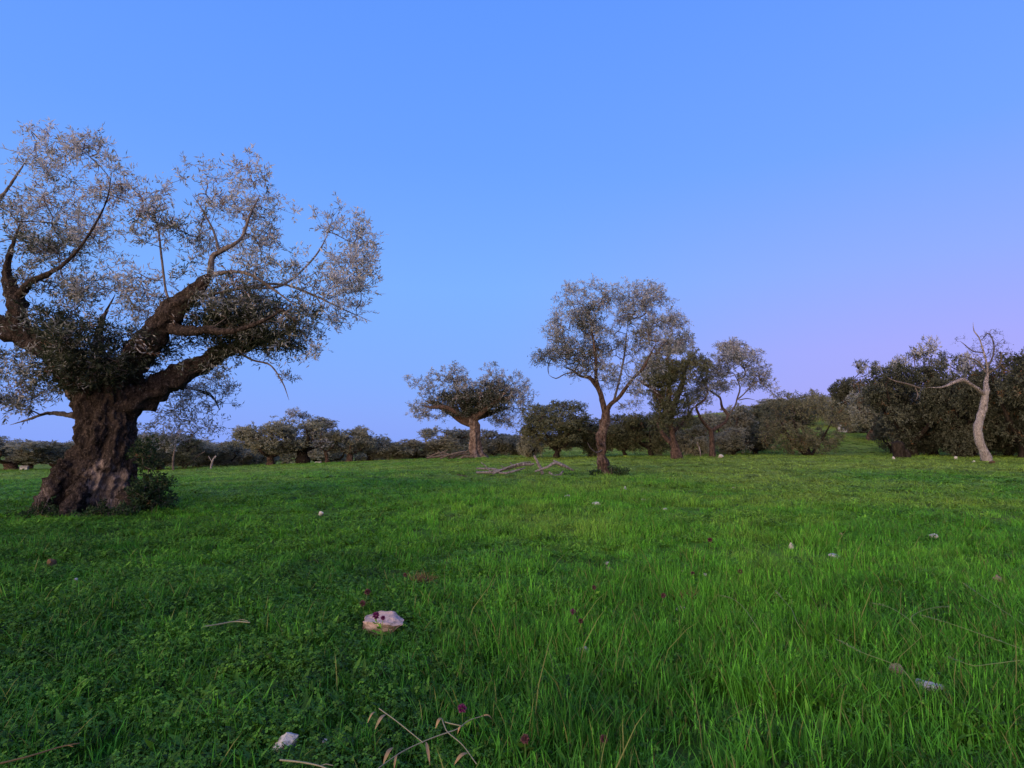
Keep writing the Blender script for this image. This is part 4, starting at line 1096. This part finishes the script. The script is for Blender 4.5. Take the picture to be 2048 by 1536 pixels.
def stone(px, py, wpx, hpx, mat, label, cat='stone', seed=0, Y=None, name='stone', grp=None):
    p = on_ground(px, py + hpx * .3)
    if Y is not None:
        p = at(px, py, Y); p[2] = g1(p[0], p[1])
    k = p[1] / F
    w = wpx * k * (1 if wpx > 60 else .85 if wpx > 30 else .72)
    h = max(hpx * k * 1.0, w * .45)
    bm = bmesh.new()
    bmesh.ops.create_icosphere(bm, subdivisions=5 if wpx > 60 else 4 if wpx > 20 else 3, radius=1)
    v = np.array([x.co for x in bm.verts])
    rg = np.random.default_rng(seed + 5)
    v0 = v.copy()
    for _ in range(14):                                    # chop facets
        n = unit(rg.normal(size=(1, 3)))[0]
        d = rg.uniform(.42, .8)
        o = v @ n - d
        v = v - np.maximum(o, 0)[:, None] * n
    v = v * (1 + .10 * fbm(v0 * 2.6 + seed, seed, 4))[:, None]
    v = v * np.array([w * .70, w * .5, h * (.55 if wpx > 60 else .75)])
    a = rg.uniform(-.4, .4)
    v = np.stack([v[:, 0] * math.cos(a) - v[:, 1] * math.sin(a), v[:, 0] * math.sin(a) + v[:, 1] * math.cos(a), v[:, 2]], 1)
    for q, c in zip(bm.verts, v):
        q.co = c
    me = bpy.data.meshes.new(name)
    bm.to_mesh(me)
    bm.free()
    me.materials.append(M_STONE[mat])
    for pl in me.polygons:
        pl.use_smooth = False
    lift = (.04 if wpx > 60 else .05 if wpx > 20 else .045) if wpx > 12 else .045
    CLEAR.append((p[0], p[1], w))
    o = link(name, me, None, (p[0], p[1], g1(p[0], p[1]) + lift))
    tag(o, label, cat, grp)
for _x, _y, _w in ((960, 944, .5), (985, 944, .6), (1010, 942, .6), (1035, 938, .6), (1060, 936, .5), (1085, 940, .5), (1110, 936, .6), (1135, 938, .5)):
    _p = at(_x, _y, 24)
    CLEAR.append((_p[0], _p[1] - .25, _w))
GS = 'stones scattered in the grass'
STONES = [
    (760, 1250, 84, 50, 0, 'largest stone, a flat pinkish slab with purple flowers at its top edge'),
    (573, 1498, 46, 34, 1, 'white stone half sunk in grass at the lower edge left of the dry reed'),
    (648, 1502, 15, 8, 1, 'tiny white stone between the half-sunk white stone and the dry reed'),
    (1857, 1387, 46, 30, 1, 'rounded whitish stone below the long grass stalks'),
    (1795, 1356, 32, 24, 2, 'tan stone just up and left of the rounded whitish stone'),
    (1166, 1316, 28, 18, 1, 'pale stone nearly hidden in the tall grass in the near middle'),
    (1362, 1227, 30, 12, 1, 'flat greyish stone below a brown withered clump'),
    (1998, 1168, 28, 18, 2, 'tan stone near the right edge above the long stalks'),
    (1973, 1181, 15, 9, 1, 'small white stone just below the tan one near the right edge'),
    (1670, 1118, 26, 9, 1, 'narrow white stone lying flat in the right meadow'),
    (1583, 1096, 13, 10, 1, 'small white stone up and left of the narrow flat one'),
    (1411, 1157, 17, 10, 1, 'small white stone right of a dark withered flower'),
    (1366, 1154, 12, 10, 2, 'small tan stone left of a small white stone'),
    (1218, 1143, 13, 10, 2, 'small tan stone with a white chip behind it in the middle grass'),
    (1213, 1133, 14, 5, 1, 'white chip just behind the small tan stone'),
    (641, 1031, 16, 9, 1, 'lone white stone in the left meadow right of the huge trunk'),
    (1250, 979, 10, 9, 1, 'round white stone in the grass before the slender tree'),
    (1193, 1010, 18, 6, 1, 'thin white stone in front of the slender tree'),
    (1136, 995, 15, 5, 1, 'thin white stone below the bleached branch end'),
    (1286, 1002, 11, 7, 1, 'small white stone right of the thin white one before the slender tree'),
    (1870, 1077, 20, 8, 1, 'pale flat stone in the far right meadow'),
    (1683, 1074, 9, 7, 2, 'tiny tan stone in the right meadow beyond the narrow white one'),
    (284, 1022, 13, 8, 1, 'small white stone at the right foot of the huge trunk'),
    (1330, 1021, 11, 6, 1, 'small pale stone in the mid meadow right of the thin white ones'),
    (1468, 978, 9, 5, 1, 'tiny white stone far out right of the slender tree'),
    (152, 1167, 10, 6, 1, 'tiny pale stone in the left meadow under the brown clod'),
]
for i, (a, b, w, h, m, lab) in enumerate(STONES):
    stone(a, b, w, h, m, lab, seed=i, grp=GS)
for i, (a, b, w, h, Y, m, lab) in enumerate([(1440, 916, 14, 8, 40, 1, 'white rock at the foot of the thin forked tree'), (1788, 916, 9, 6, 37, 1, 'small white rock left of the black stump'),
                                             (1910, 889, 10, 7, 36, 1, 'small pale rock in shade left of the bleached trunk'), (1946, 904, 9, 6, 33, 1, 'small pale rock beside the foot of the bleached trunk'),
                                             (1985, 922, 18, 7, 32, 3, 'dark brown lump of rock below the bleached trunk')]):
    stone(a, b, w, h, m, lab, seed=40 + i, Y=Y, grp=GS)
stone(100, 1137, 30, 20, 3, 'brown earth clod in the left meadow', 'earth clod', 61, name='earth_clod')

# ------------------------------------------------------------------ flowers, dry reed and long stalks
def on_plane(px, py, h):
    p = on_ground(px, py)
    d = ray(px, py)
    for _ in range(12):
        z = g1(p[0], p[1]) + h
        p = CAM + d * ((z - CAM[2]) / d[2])
    return p
def solid(name, col, rough=.7, transl=0.0):
    m, t = new_mat(name)
    tone = attr(t, 'tone')
    c = mixc(t, tone, tuple(x * .6 for x in col), tuple(min(1, x * 1.4) for x in col))
    sh = principled(t, c, rough, .2)
    if transl:
        tr = N(t, 'ShaderNodeBsdfTranslucent')
        L(t, c, tr.inputs[0])
        mx = N(t, 'ShaderNodeMixShader')
        mx.inputs[0].default_value = transl
        L(t, sh, mx.inputs[1]); L(t, tr.outputs[0], mx.inputs[2])
        sh = mx.outputs[0]
    out_(t, sh)
    return m
M_PETAL = solid('purple_petal', (.16, .025, .11), .6, .3)
M_WITHER = solid('withered_flower', (.085, .035, .045), .8)
M_STEMG = solid('green_stem', (.10, .16, .04), .6)
M_REED = solid('dry_reed_stalk', (.19, .18, .12), .6)
M_DRYLEAF = solid('dry_reed_leaf', (.36, .235, .12), .6, .3)
M_STALK = solid('pale_grass_stalk', (.15, .21, .07), .6, .2)
M_STRAW = solid('withered_grass', (.17, .115, .05), .7, .2)
def flower(px, py, size, mat, label, h=.16, seed=0):
    p = on_plane(px, py, h)
    g = g1(p[0], p[1])
    rg = np.random.default_rng(seed + 300)
    lx, ly = rg.uniform(-.04, .04, 2)
    root = thing('clover_flower', label, 'flower', (p[0] + lx, p[1] + ly, g), 'purple meadow flowers')
    mb = MB()
    tube(mb, resample([[0, 0, 0, .0022], [-lx * .3, -ly * .3, h * .5, .002], [-lx, -ly, h, .0018]], .03), nseg=5)
    link('stem', mb.mesh('stem', [M_STEMG]), root)
    r = size * p[1] / F * .34
    n = 160
    d = unit(rg.normal(size=(n, 3)) + np.array([0, 0, .35]))
    mb = MB()
    add_leaves(mb, np.array([-lx, -ly, h]) + d * r * .25, d + rg.normal(size=(n, 3)) * .25, r * rg.uniform(.7, 1.0, n), r * .34, rg.random(n), rg, mat=0)
    link('flower_head', mb.mesh('flower_head', [mat]), root)
    mb = MB()
    n = 6
    a = rg.uniform(0, 6.28, n)
    d = np.stack([np.cos(a), np.sin(a), np.full(n, .5)], 1)
    add_leaves(mb, np.stack([-lx * .3 + 0 * a, -ly * .3 + 0 * a, h * rg.uniform(.3, .8, n)], 1), d, .05, .02, rg.random(n), rg, mat=0)
    link('leaf', mb.mesh('leaf', [M_CLOVER]), root)
for i, (a, b, s_, m, lab) in enumerate([
    (752, 1231, 20, M_PETAL, 'purple flower in front of the top of the pinkish slab'), (766, 1236, 13, M_PETAL, 'smaller purple flower close beside the one at the pinkish slab'),
    (725, 1207, 17, M_WITHER, 'dull purple flower up and left of the pinkish slab'), (735, 1184, 17, M_WITHER, 'dark withered flower behind the dull purple one near the pinkish slab'),
    (924, 1417, 24, M_PETAL, 'large purple clover flower above the dry reed'), (1146, 1223, 16, M_PETAL, 'mauve flower alone in the middle of the near grass'),
    (1327, 1191, 15, M_WITHER, 'dark red flower left of the brown withered clump'), (1161, 1242, 14, M_WITHER, 'dark withered flower just below the mauve one'),
    (1420, 1080, 14, M_WITHER, 'dark flower far out in the right middle grass'), (1480, 1143, 13, M_WITHER, 'dark flower right of the small white stone'),
    (1050, 1478, 26, M_WITHER, 'dark withered flower head low down right of the dry reed'), (1208, 1478, 22, M_WITHER, 'dark flower head near the lower edge in the middle'),
    (810, 1150, 12, M_WITHER, 'small dull flower beyond the withered grass tuft'), (1188, 1175, 13, M_WITHER, 'dark flower behind the mauve one'), (1385, 1147, 12, M_WITHER, 'dark flower beside the small tan stone')]):
    flower(a, b, s_, m, lab, seed=i, h=.17 if b > 1300 else .19)
def pl_tube(mb, pts, h, r0, r1, base, nseg=5, zs=None):
    P = []
    for i, (x, y) in enumerate(pts):
        w = on_plane(x, y, h if zs is None else zs[i]) - base
        P.append([*w, r0 + (r1 - r0) * i / (len(pts) - 1)])
    tube(mb, resample(P, .02), nseg=nseg, gnarl=.15, tone=.5)
def blade(mb, a, b, w, tone=.5, arch=.02):
    """a lanceolate leaf from a to b, folded along the middle"""
    a, b = np.asarray(a, float), np.asarray(b, float)
    d = b - a
    s = unit(np.cross(d, [0, -.5, 1.0])[None])[0]
    up = unit(np.cross(s, d)[None])[0]
    L_, C_, R_ = [], [], []
    for t in np.linspace(0, 1, 7):
        ww = w * .5 * (math.sin(math.pi * min(1, t * .92 + .06)) ** .8)
        c = a + d * t + up * arch * math.sin(t * math.pi)
        L_.append(c - s * ww); C_.append(c - up * ww * .35); R_.append(c + s * ww)
    v = np.array(L_ + C_ + R_)
    q = []
    for i in range(6):
        q += [(i, 7 + i, 8 + i, i + 1), (7 + i, 14 + i, 15 + i, 8 + i)]
    mb.add(v, q, None, 0, tone)
def reed():
    b = on_plane(845, 1484, .13)
    base = np.array([b[0], b[1], g1(b[0], b[1])])
    root = thing('dry_reed', 'dry branching reed with narrow straw-coloured leaves lying on the near grass', 'reed', base)
    H = .14
    for pts in ([(905, 1462), (875, 1472), (845, 1484), (800, 1506), (745, 1545)], [(758, 1417), (790, 1440), (820, 1464), (846, 1485)], [(884, 1438), (890, 1455), (897, 1466), (925, 1490), (953, 1528)],
                [(890, 1444), (905, 1448), (926, 1452)], [(897, 1464), (915, 1458), (940, 1440), (975, 1430)]):
        mb = MB()
        pl_tube(mb, pts, H, .0027, .0020, base, 6)
        link('stalk', mb.mesh('stalk', [M_REED]), root)
    rg = np.random.default_rng(5)
    for (x0, y0, x1, y1, w) in ((772, 1429, 750, 1459, .016), (752, 1424, 735, 1446, .009), (884, 1436, 871, 1457, .014), (786, 1495, 766, 1530, .017), (852, 1484, 860, 1531, .013), (935, 1506, 908, 1530, .015), (925, 1452, 915, 1468, .009), (795, 1508, 788, 1540, .010), (962, 1432, 985, 1440, .008)):
        mb = MB()
        blade(mb, on_plane(x0, y0, H) - base, on_plane(x1, y1, H - .02) - base, w, rg.uniform(.3, .8))
        link('leaf', mb.mesh('leaf', [M_DRYLEAF]), root)
reed()
def stick(label, pts, h, r, mat=M_REED):
    b = on_plane(*pts[0], h)
    base = np.array([b[0], b[1], g1(b[0], b[1])])
    root = thing('dry_stick', label, 'stick', base, 'dry sticks in the grass')
    mb = MB()
    pl_tube(mb, pts, h, r, r * .6, base, 6)
    link('stem', mb.mesh('stem', [mat]), root)
    mb = MB()
    m = len(pts) // 2
    x, y = pts[m]
    pl_tube(mb, [(x, y), (x + 12, y - 4), (x + 26, y - 1)], h, r * .6, r * .3, base, 5)
    link('twig', mb.mesh('twig', [mat]), root)
stick('pale dry stick lying in the grass left of the pinkish slab', [(405, 1254), (440, 1248), (470, 1243), (500, 1245)], .12, .006)
stick('dry stick in the lower left corner', [(-20, 1532), (60, 1512), (120, 1494), (160, 1486)], .13, .004, M_STRAW)
stick('dry stick below the half-sunk white stone', [(560, 1520), (600, 1524), (640, 1532), (670, 1545)], .13, .004)
def stalk(pts, label, h=.24, r=.0028):
    b = on_plane(*pts[-1], h)
    base = np.array([b[0] + .06, b[1] + .02, g1(b[0], b[1])])
    root = thing('grass_stalk', label, 'grass stalk', base, 'long pale grass stalks')
    P = [[*(on_plane(x, y, h * (0.75 + .25 * (i > 0))) - base), r * (.5 + .5 * i / len(pts))] for i, (x, y) in enumerate(pts)]
    P.append([0.02, 0.01, h * .45, r])
    P.append([0.0, 0.0, -.02, r])
    mb = MB()
    tube(mb, resample(P, .03), nseg=5)
    link('stem', mb.mesh('stem', [M_STALK]), root)
    rg = np.random.default_rng(len(label))
    Q = resample(P[:2], .012)
    n = len(Q)
    mb = MB()
    for side in (-1, 1):
        add_leaves(mb, Q[:, :3], np.tile(unit((Q[0] - Q[-1])[None, :3]), (n, 1)) + rg.normal(size=(n, 3)) * .25, .022, .006, rg.random(n), rg, mat=0)
    link('seed_head', mb.mesh('seed_head', [M_STALK]), root)
for pts, lab in (
    ([(1747, 1207), (1768, 1211), (1795, 1223), (1830, 1250)], 'short arched grass stalk leftmost of the pale stalks on the right'),
    ([(1897, 1213), (1869, 1215), (1838, 1224), (1822, 1240)], 'grass stalk arching to the right with its seed head level'),
    ([(1841, 1230), (1890, 1244), (1932, 1258), (2016, 1288), (2075, 1312)], 'longest pale grass stalk running down to the right edge'),
    ([(1928, 1167), (1955, 1186), (1984, 1206), (2048, 1250), (2085, 1280)], 'straight pale stalk slanting past the tan stone near the right edge'),
    ([(1897, 1314), (1925, 1325), (1949, 1332), (1991, 1327), (2060, 1324)], 'sagging pale stalk lowest on the right edge'),
    ([(1674, 1279), (1722, 1304), (1760, 1318), (1792, 1331), (1815, 1350)], 'faint thin stalk pointing up and left from the tan stone'),
    ([(1551, 1181), (1565, 1198), (1583, 1218), (1594, 1245)], 'yellowish stalk bending left in the mid right grass'),
    ([(1440, 1191), (1462, 1196), (1485, 1213), (1511, 1250)], 'bright arched stalk right of the flat greyish stone'),
    ([(1963, 1270), (2005, 1284), (2047, 1300), (2085, 1318)], 'short pale stalk under the longest one at the right edge')):
    stalk(pts, lab)
def withered(px, py, wpx, label, seed):
    p = on_ground(px, py + 14)
    rg = np.random.default_rng(seed)
    base = np.array([p[0], p[1], g1(p[0], p[1])])
    n = 160
    w = wpx * p[1] / F
    a = rg.uniform(0, 6.28, n)
    pos = np.stack([rg.normal(size=n) * w * .3, rg.normal(size=n) * w * .2, np.full(n, .05)], 1)
    d = np.stack([np.cos(a) * .7, np.sin(a) * .7, rg.uniform(.3, 1.2, n)], 1)
    mb = MB()
    add_leaves(mb, pos, d, rg.uniform(.08, .15, n), .006, rg.random(n), rg, mat=0, fold=.5)
    o = link('withered_tuft', mb.mesh('withered_tuft', [M_STRAW]), None, base)
    tag(o, label, 'grass tuft', 'withered grass tufts')
withered(845, 1164, 36, 'brown withered grass tuft up and right of the pinkish slab', 1)
withered(1375, 1200, 32, 'brown withered clump above the flat greyish stone', 2)

# ------------------------------------------------------------------ the sward: tufts of blades, clover and weeds instanced on scattered points
def blades_tuft(seed, n, spread, hmin, hmax, w, lean=.35, heads=0):
    rg = np.random.default_rng(seed)
    V, Q, Tn = [], [], []
    mb = MB()
    for i in range(n):
        a, r = rg.uniform(0, 6.28), spread * math.sqrt(rg.random())
        p = np.array([math.cos(a) * r, math.sin(a) * r, -.01])
        h = rg.uniform(hmin, hmax)
        az = rg.uniform(0, 6.28)
        ln = abs(rg.normal()) * lean * h
        dx, dy = math.cos(az) * ln, math.sin(az) * ln
        fx, fy = -math.sin(az), math.cos(az)
        tw = rg.uniform(-1, 1)
        fx, fy = fx + tw * math.cos(az), fy + tw * math.sin(az)
        m = math.hypot(fx, fy); fx, fy = fx / m, fy / m
        ww = w * rg.uniform(.7, 1.3)
        rows = []
        for t, wk in ((0, .8), (.45, 1.0), (.8, .6)):
            c = p + np.array([dx * t * t, dy * t * t, h * t * (1 - .12 * t)])
            rows += [c - np.array([fx, fy, 0]) * ww * wk * .5, c + np.array([fx, fy, 0]) * ww * wk * .5]
        rows.append(p + np.array([dx, dy, h * .88]))
        tone = rg.uniform(.05, .9)
        if rg.random() < .05: tone = 1.0
        mb.add(rows, [(0, 1, 3, 2), (2, 3, 5, 4)], [(4, 5, 6)], 0, tone)
        if i < heads:
            tip = p + np.array([dx, dy, h * .88])
            k = 8
            add_leaves(mb, tip + np.array([0, 0, 1.0]) * np.linspace(-.03, .03, k)[:, None], np.array([dx, dy, h]) + rg.normal(size=(k, 3)) * .08 * h, .016, .005, .85, rg, mat=0)
    return mb
def clover_tuft(seed, n, spread, h, r):
    rg = np.random.default_rng(seed)
    mb = MB()
    for i in range(n):
        a, q = rg.uniform(0, 6.28), spread * math.sqrt(rg.random())
        c = np.array([math.cos(a) * q, math.sin(a) * q, h * rg.uniform(.45, 1.1)])
        nrm = unit((np.array([0, 0, 1.0]) + rg.normal(size=3) * .35)[None])[0]
        u = unit(np.cross(nrm, rg.normal(size=3))[None])[0]
        v = np.cross(nrm, u)
        tone = rg.uniform(.05, .92)
        rr = r * rg.uniform(.7, 1.2)
        for k in range(3):
            th = k * 2.094
            d = u * math.cos(th) + v * math.sin(th)
            s = np.cross(nrm, d)
            mb.add([c, c + d * rr * .55 - s * rr * .42, c + d * rr - s * rr * .2 - nrm * rr * .15, c + d * rr + s * rr * .2 - nrm * rr * .15, c + d * rr * .55 + s * rr * .42], [(0, 1, 2, 3)], [(0, 3, 4)], 0, tone)
        mb.add([c * np.array([.9, .9, 0]), c * np.array([.9, .9, 0]) + [.002, 0, 0], c], None, [(0, 1, 2)], 0, .3)
    return mb
def rosette(seed, n, ln, wd, rise):
    rg = np.random.default_rng(seed)
    mb = MB()
    for i in range(n):
        a = rg.uniform(0, 6.28)
        d = np.array([math.cos(a), math.sin(a), rise * rg.uniform(.3, 1.3)])
        l_ = ln * rg.uniform(.6, 1.2)
        s = np.array([-math.sin(a), math.cos(a), 0]) * wd * rg.uniform(.7, 1.2) * .5
        p0 = np.array([math.cos(a), math.sin(a), 0]) * .01 + rg.normal(size=3) * .02 * np.array([1, 1, 0])
        p1, p2 = p0 + d * l_ * .5, p0 + d * l_ * np.array([1, 1, .75])
        mb.add([p0, p1 - s, p1 - [0, 0, .004], p1 + s, p2], None, [(0, 2, 1), (0, 3, 2), (1, 2, 4), (2, 3, 4)], 0, rg.uniform(.1, .92))
    return mb
TUFTS = []
def tuft(mb, mat):
    TUFTS.append(mb.mesh('tuft_%02d' % len(TUFTS), [mat]))
for s_ in range(4):
    tuft(blades_tuft(500 + s_, 26, .10, .07, .19, .0052, .42, 1 if s_ == 0 else 0), M_GRASS)       # 0-3 tall
for s_ in range(3):
    tuft(blades_tuft(510 + s_, 34, .11, .04, .11, .0048, .6), M_GRASS)                           # 4-6 short
for s_ in range(3):
    tuft(clover_tuft(520 + s_, 40, .12, .075, .0135), M_CLOVER)                                   # 7-9 clover
for s_ in range(3):
    tuft(rosette(530 + s_, 13, .10, .026, .9), M_CLOVER)                                         # 10-12 weeds
tuft(blades_tuft(540, 12, .12, .2, .36, .004, .5, 6), M_GRASS)                                   # 13 seeding grass
tc_ = bpy.data.collections.new('tuft_sources')
for me in TUFTS:
    tc_.objects.link(bpy.data.objects.new(me.name, me))

def scatter(n, d0, d1, power, seed):
    rg = np.random.default_rng(seed)
    u = rg.random(n)
    e = power + 1
    d = (d0 ** e + u * (d1 ** e - d0 ** e)) ** (1 / e)
    sx = rg.uniform(-1.15, 1.15, n)
    return np.stack([sx * (d + .6), d], 1), rg
pts, rg = [], None
A1, r1 = scatter(20000, 1.2, 6.5, 0.75, 21)
A2, r2 = scatter(42000, 6.5, 22, 0.35, 22)
A3, r3 = scatter(42000, 22, 75, 0.2, 23)
XY = np.vstack([A1, A2, A3])
rg = np.random.default_rng(24)
n = len(XY)
x, y = XY[:, 0], XY[:, 1]
d = np.hypot(x, y)
z = ground(x, y)
p3 = np.stack([x, y, np.zeros(n)], 1)
low = smooth(.2, -1.4, x / np.maximum(y * .16, .5) + .35 * fbm(p3 * .45, 71, 3)) * smooth(30, 16, y)
low = np.maximum(low, .75 * smooth(.35, .7, fbm(p3 * .3 + 9, 73, 3)))
low = np.maximum(low, .8 * smooth(2.5, 6, x) * smooth(8, 11, y) * smooth(26, 20, y))
u = rg.random(n)
vid = np.where(u < low * .9, np.where(rg.random(n) < .30, rg.integers(7, 10, n), np.where(rg.random(n) < .34, rg.integers(10, 13, n), rg.integers(4, 7, n))),
               np.where(rg.random(n) < .46, rg.integers(0, 4, n), np.where(rg.random(n) < .55, rg.integers(4, 7, n), rg.integers(7, 13, n))))
vid = np.where((rg.random(n) < .012) & (low < .5), 13, vid)
# bare and thin spots
bare = fbm(p3 * .8 + 3, 75, 3) + .30 * fbm(p3 * 3.2, 76, 2) + .75 * smooth(1.2, .2, np.hypot((x + 5.0) / 1.8, (y - 15.2) / 2.2))
keep = (bare < .66) | (rg.random(n) < .22)
hd = np.hypot(x - HERO[0], y - HERO[1])
keep &= (hd > .9) & ((hd > 1.9) | (rg.random(n) < .45))
hclear = np.ones(n)
for (cx_, cy_, w_) in CLEAR:
    m = np.hypot((x - cx_) / (w_ * .6 + .02), np.where(y < cy_, (y - cy_) / (w_ * .9 + .05), (y - cy_) / (w_ * .5)))
    hclear = np.minimum(hclear, .62 + .38 * smooth(.8, 1.3, m))
    keep &= m > .55
hs = hclear * (1 + .25 * fbm(p3 * .6 + 5, 77, 3) + .34 * fbm(p3 * 2.6 + 5, 78, 3))
hs *= 1 - .38 * smooth(14, 30, d)
ws = 1 + 1.6 * smooth(8, 30, d) + 1.2 * smooth(30, 70, d)
scl = np.stack([ws, ws, hs], 1) * rg.uniform(.75, 1.25, (n, 1))
rot = np.stack([rg.normal(size=n) * .10, rg.normal(size=n) * .10, rg.uniform(0, 6.28, n)], 1)
k = np.nonzero(keep)[0]
gm = bpy.data.meshes.new('grass')
gm.vertices.add(len(k))
gm.vertices.foreach_set('co', np.stack([x, y, z], 1)[k].astype(np.float32).ravel())
for nm, typ, arr in (('rot', 'FLOAT_VECTOR', rot), ('scl', 'FLOAT_VECTOR', scl), ('vid', 'INT', vid)):
    a = gm.attributes.new(nm, typ, 'POINT')
    if typ == 'INT':
        a.data.foreach_set('value', arr[k].astype(np.int32))
    else:
        a.data.foreach_set('vector', arr[k].astype(np.float32).ravel())
go = link('grass', gm)
tag(go, 'green meadow of mixed grass, clover and low weeds covering the field', 'grass', kind='stuff')
ng = bpy.data.node_groups.new('meadow', 'GeometryNodeTree')
ng.interface.new_socket('Geometry', in_out='INPUT', socket_type='NodeSocketGeometry')
ng.interface.new_socket('Geometry', in_out='OUTPUT', socket_type='NodeSocketGeometry')
gi, gout = N(ng, 'NodeGroupInput'), N(ng, 'NodeGroupOutput')
ci = N(ng, 'GeometryNodeCollectionInfo')
ci.inputs['Collection'].default_value = tc_
ci.inputs['Separate Children'].default_value = True
ci.inputs['Reset Children'].default_value = True
ip = N(ng, 'GeometryNodeInstanceOnPoints')
ip.inputs['Pick Instance'].default_value = True
def named(nm, typ):
    a = N(ng, 'GeometryNodeInputNamedAttribute', data_type=typ)
    a.inputs['Name'].default_value = nm
    return a.outputs['Attribute']
L(ng, gi.outputs[0], ip.inputs['Points'])
L(ng, ci.outputs[0], ip.inputs['Instance'])
L(ng, named('vid', 'INT'), ip.inputs['Instance Index'])
L(ng, named('scl', 'FLOAT_VECTOR'), ip.inputs['Scale'])
e2r = N(ng, 'FunctionNodeEulerToRotation')
L(ng, named('rot', 'FLOAT_VECTOR'), e2r.inputs[0])
L(ng, e2r.outputs[0], ip.inputs['Rotation'])
L(ng, ip.outputs[0], gout.inputs[0])
md = go.modifiers.new('meadow', 'NODES')
md.node_group = ng
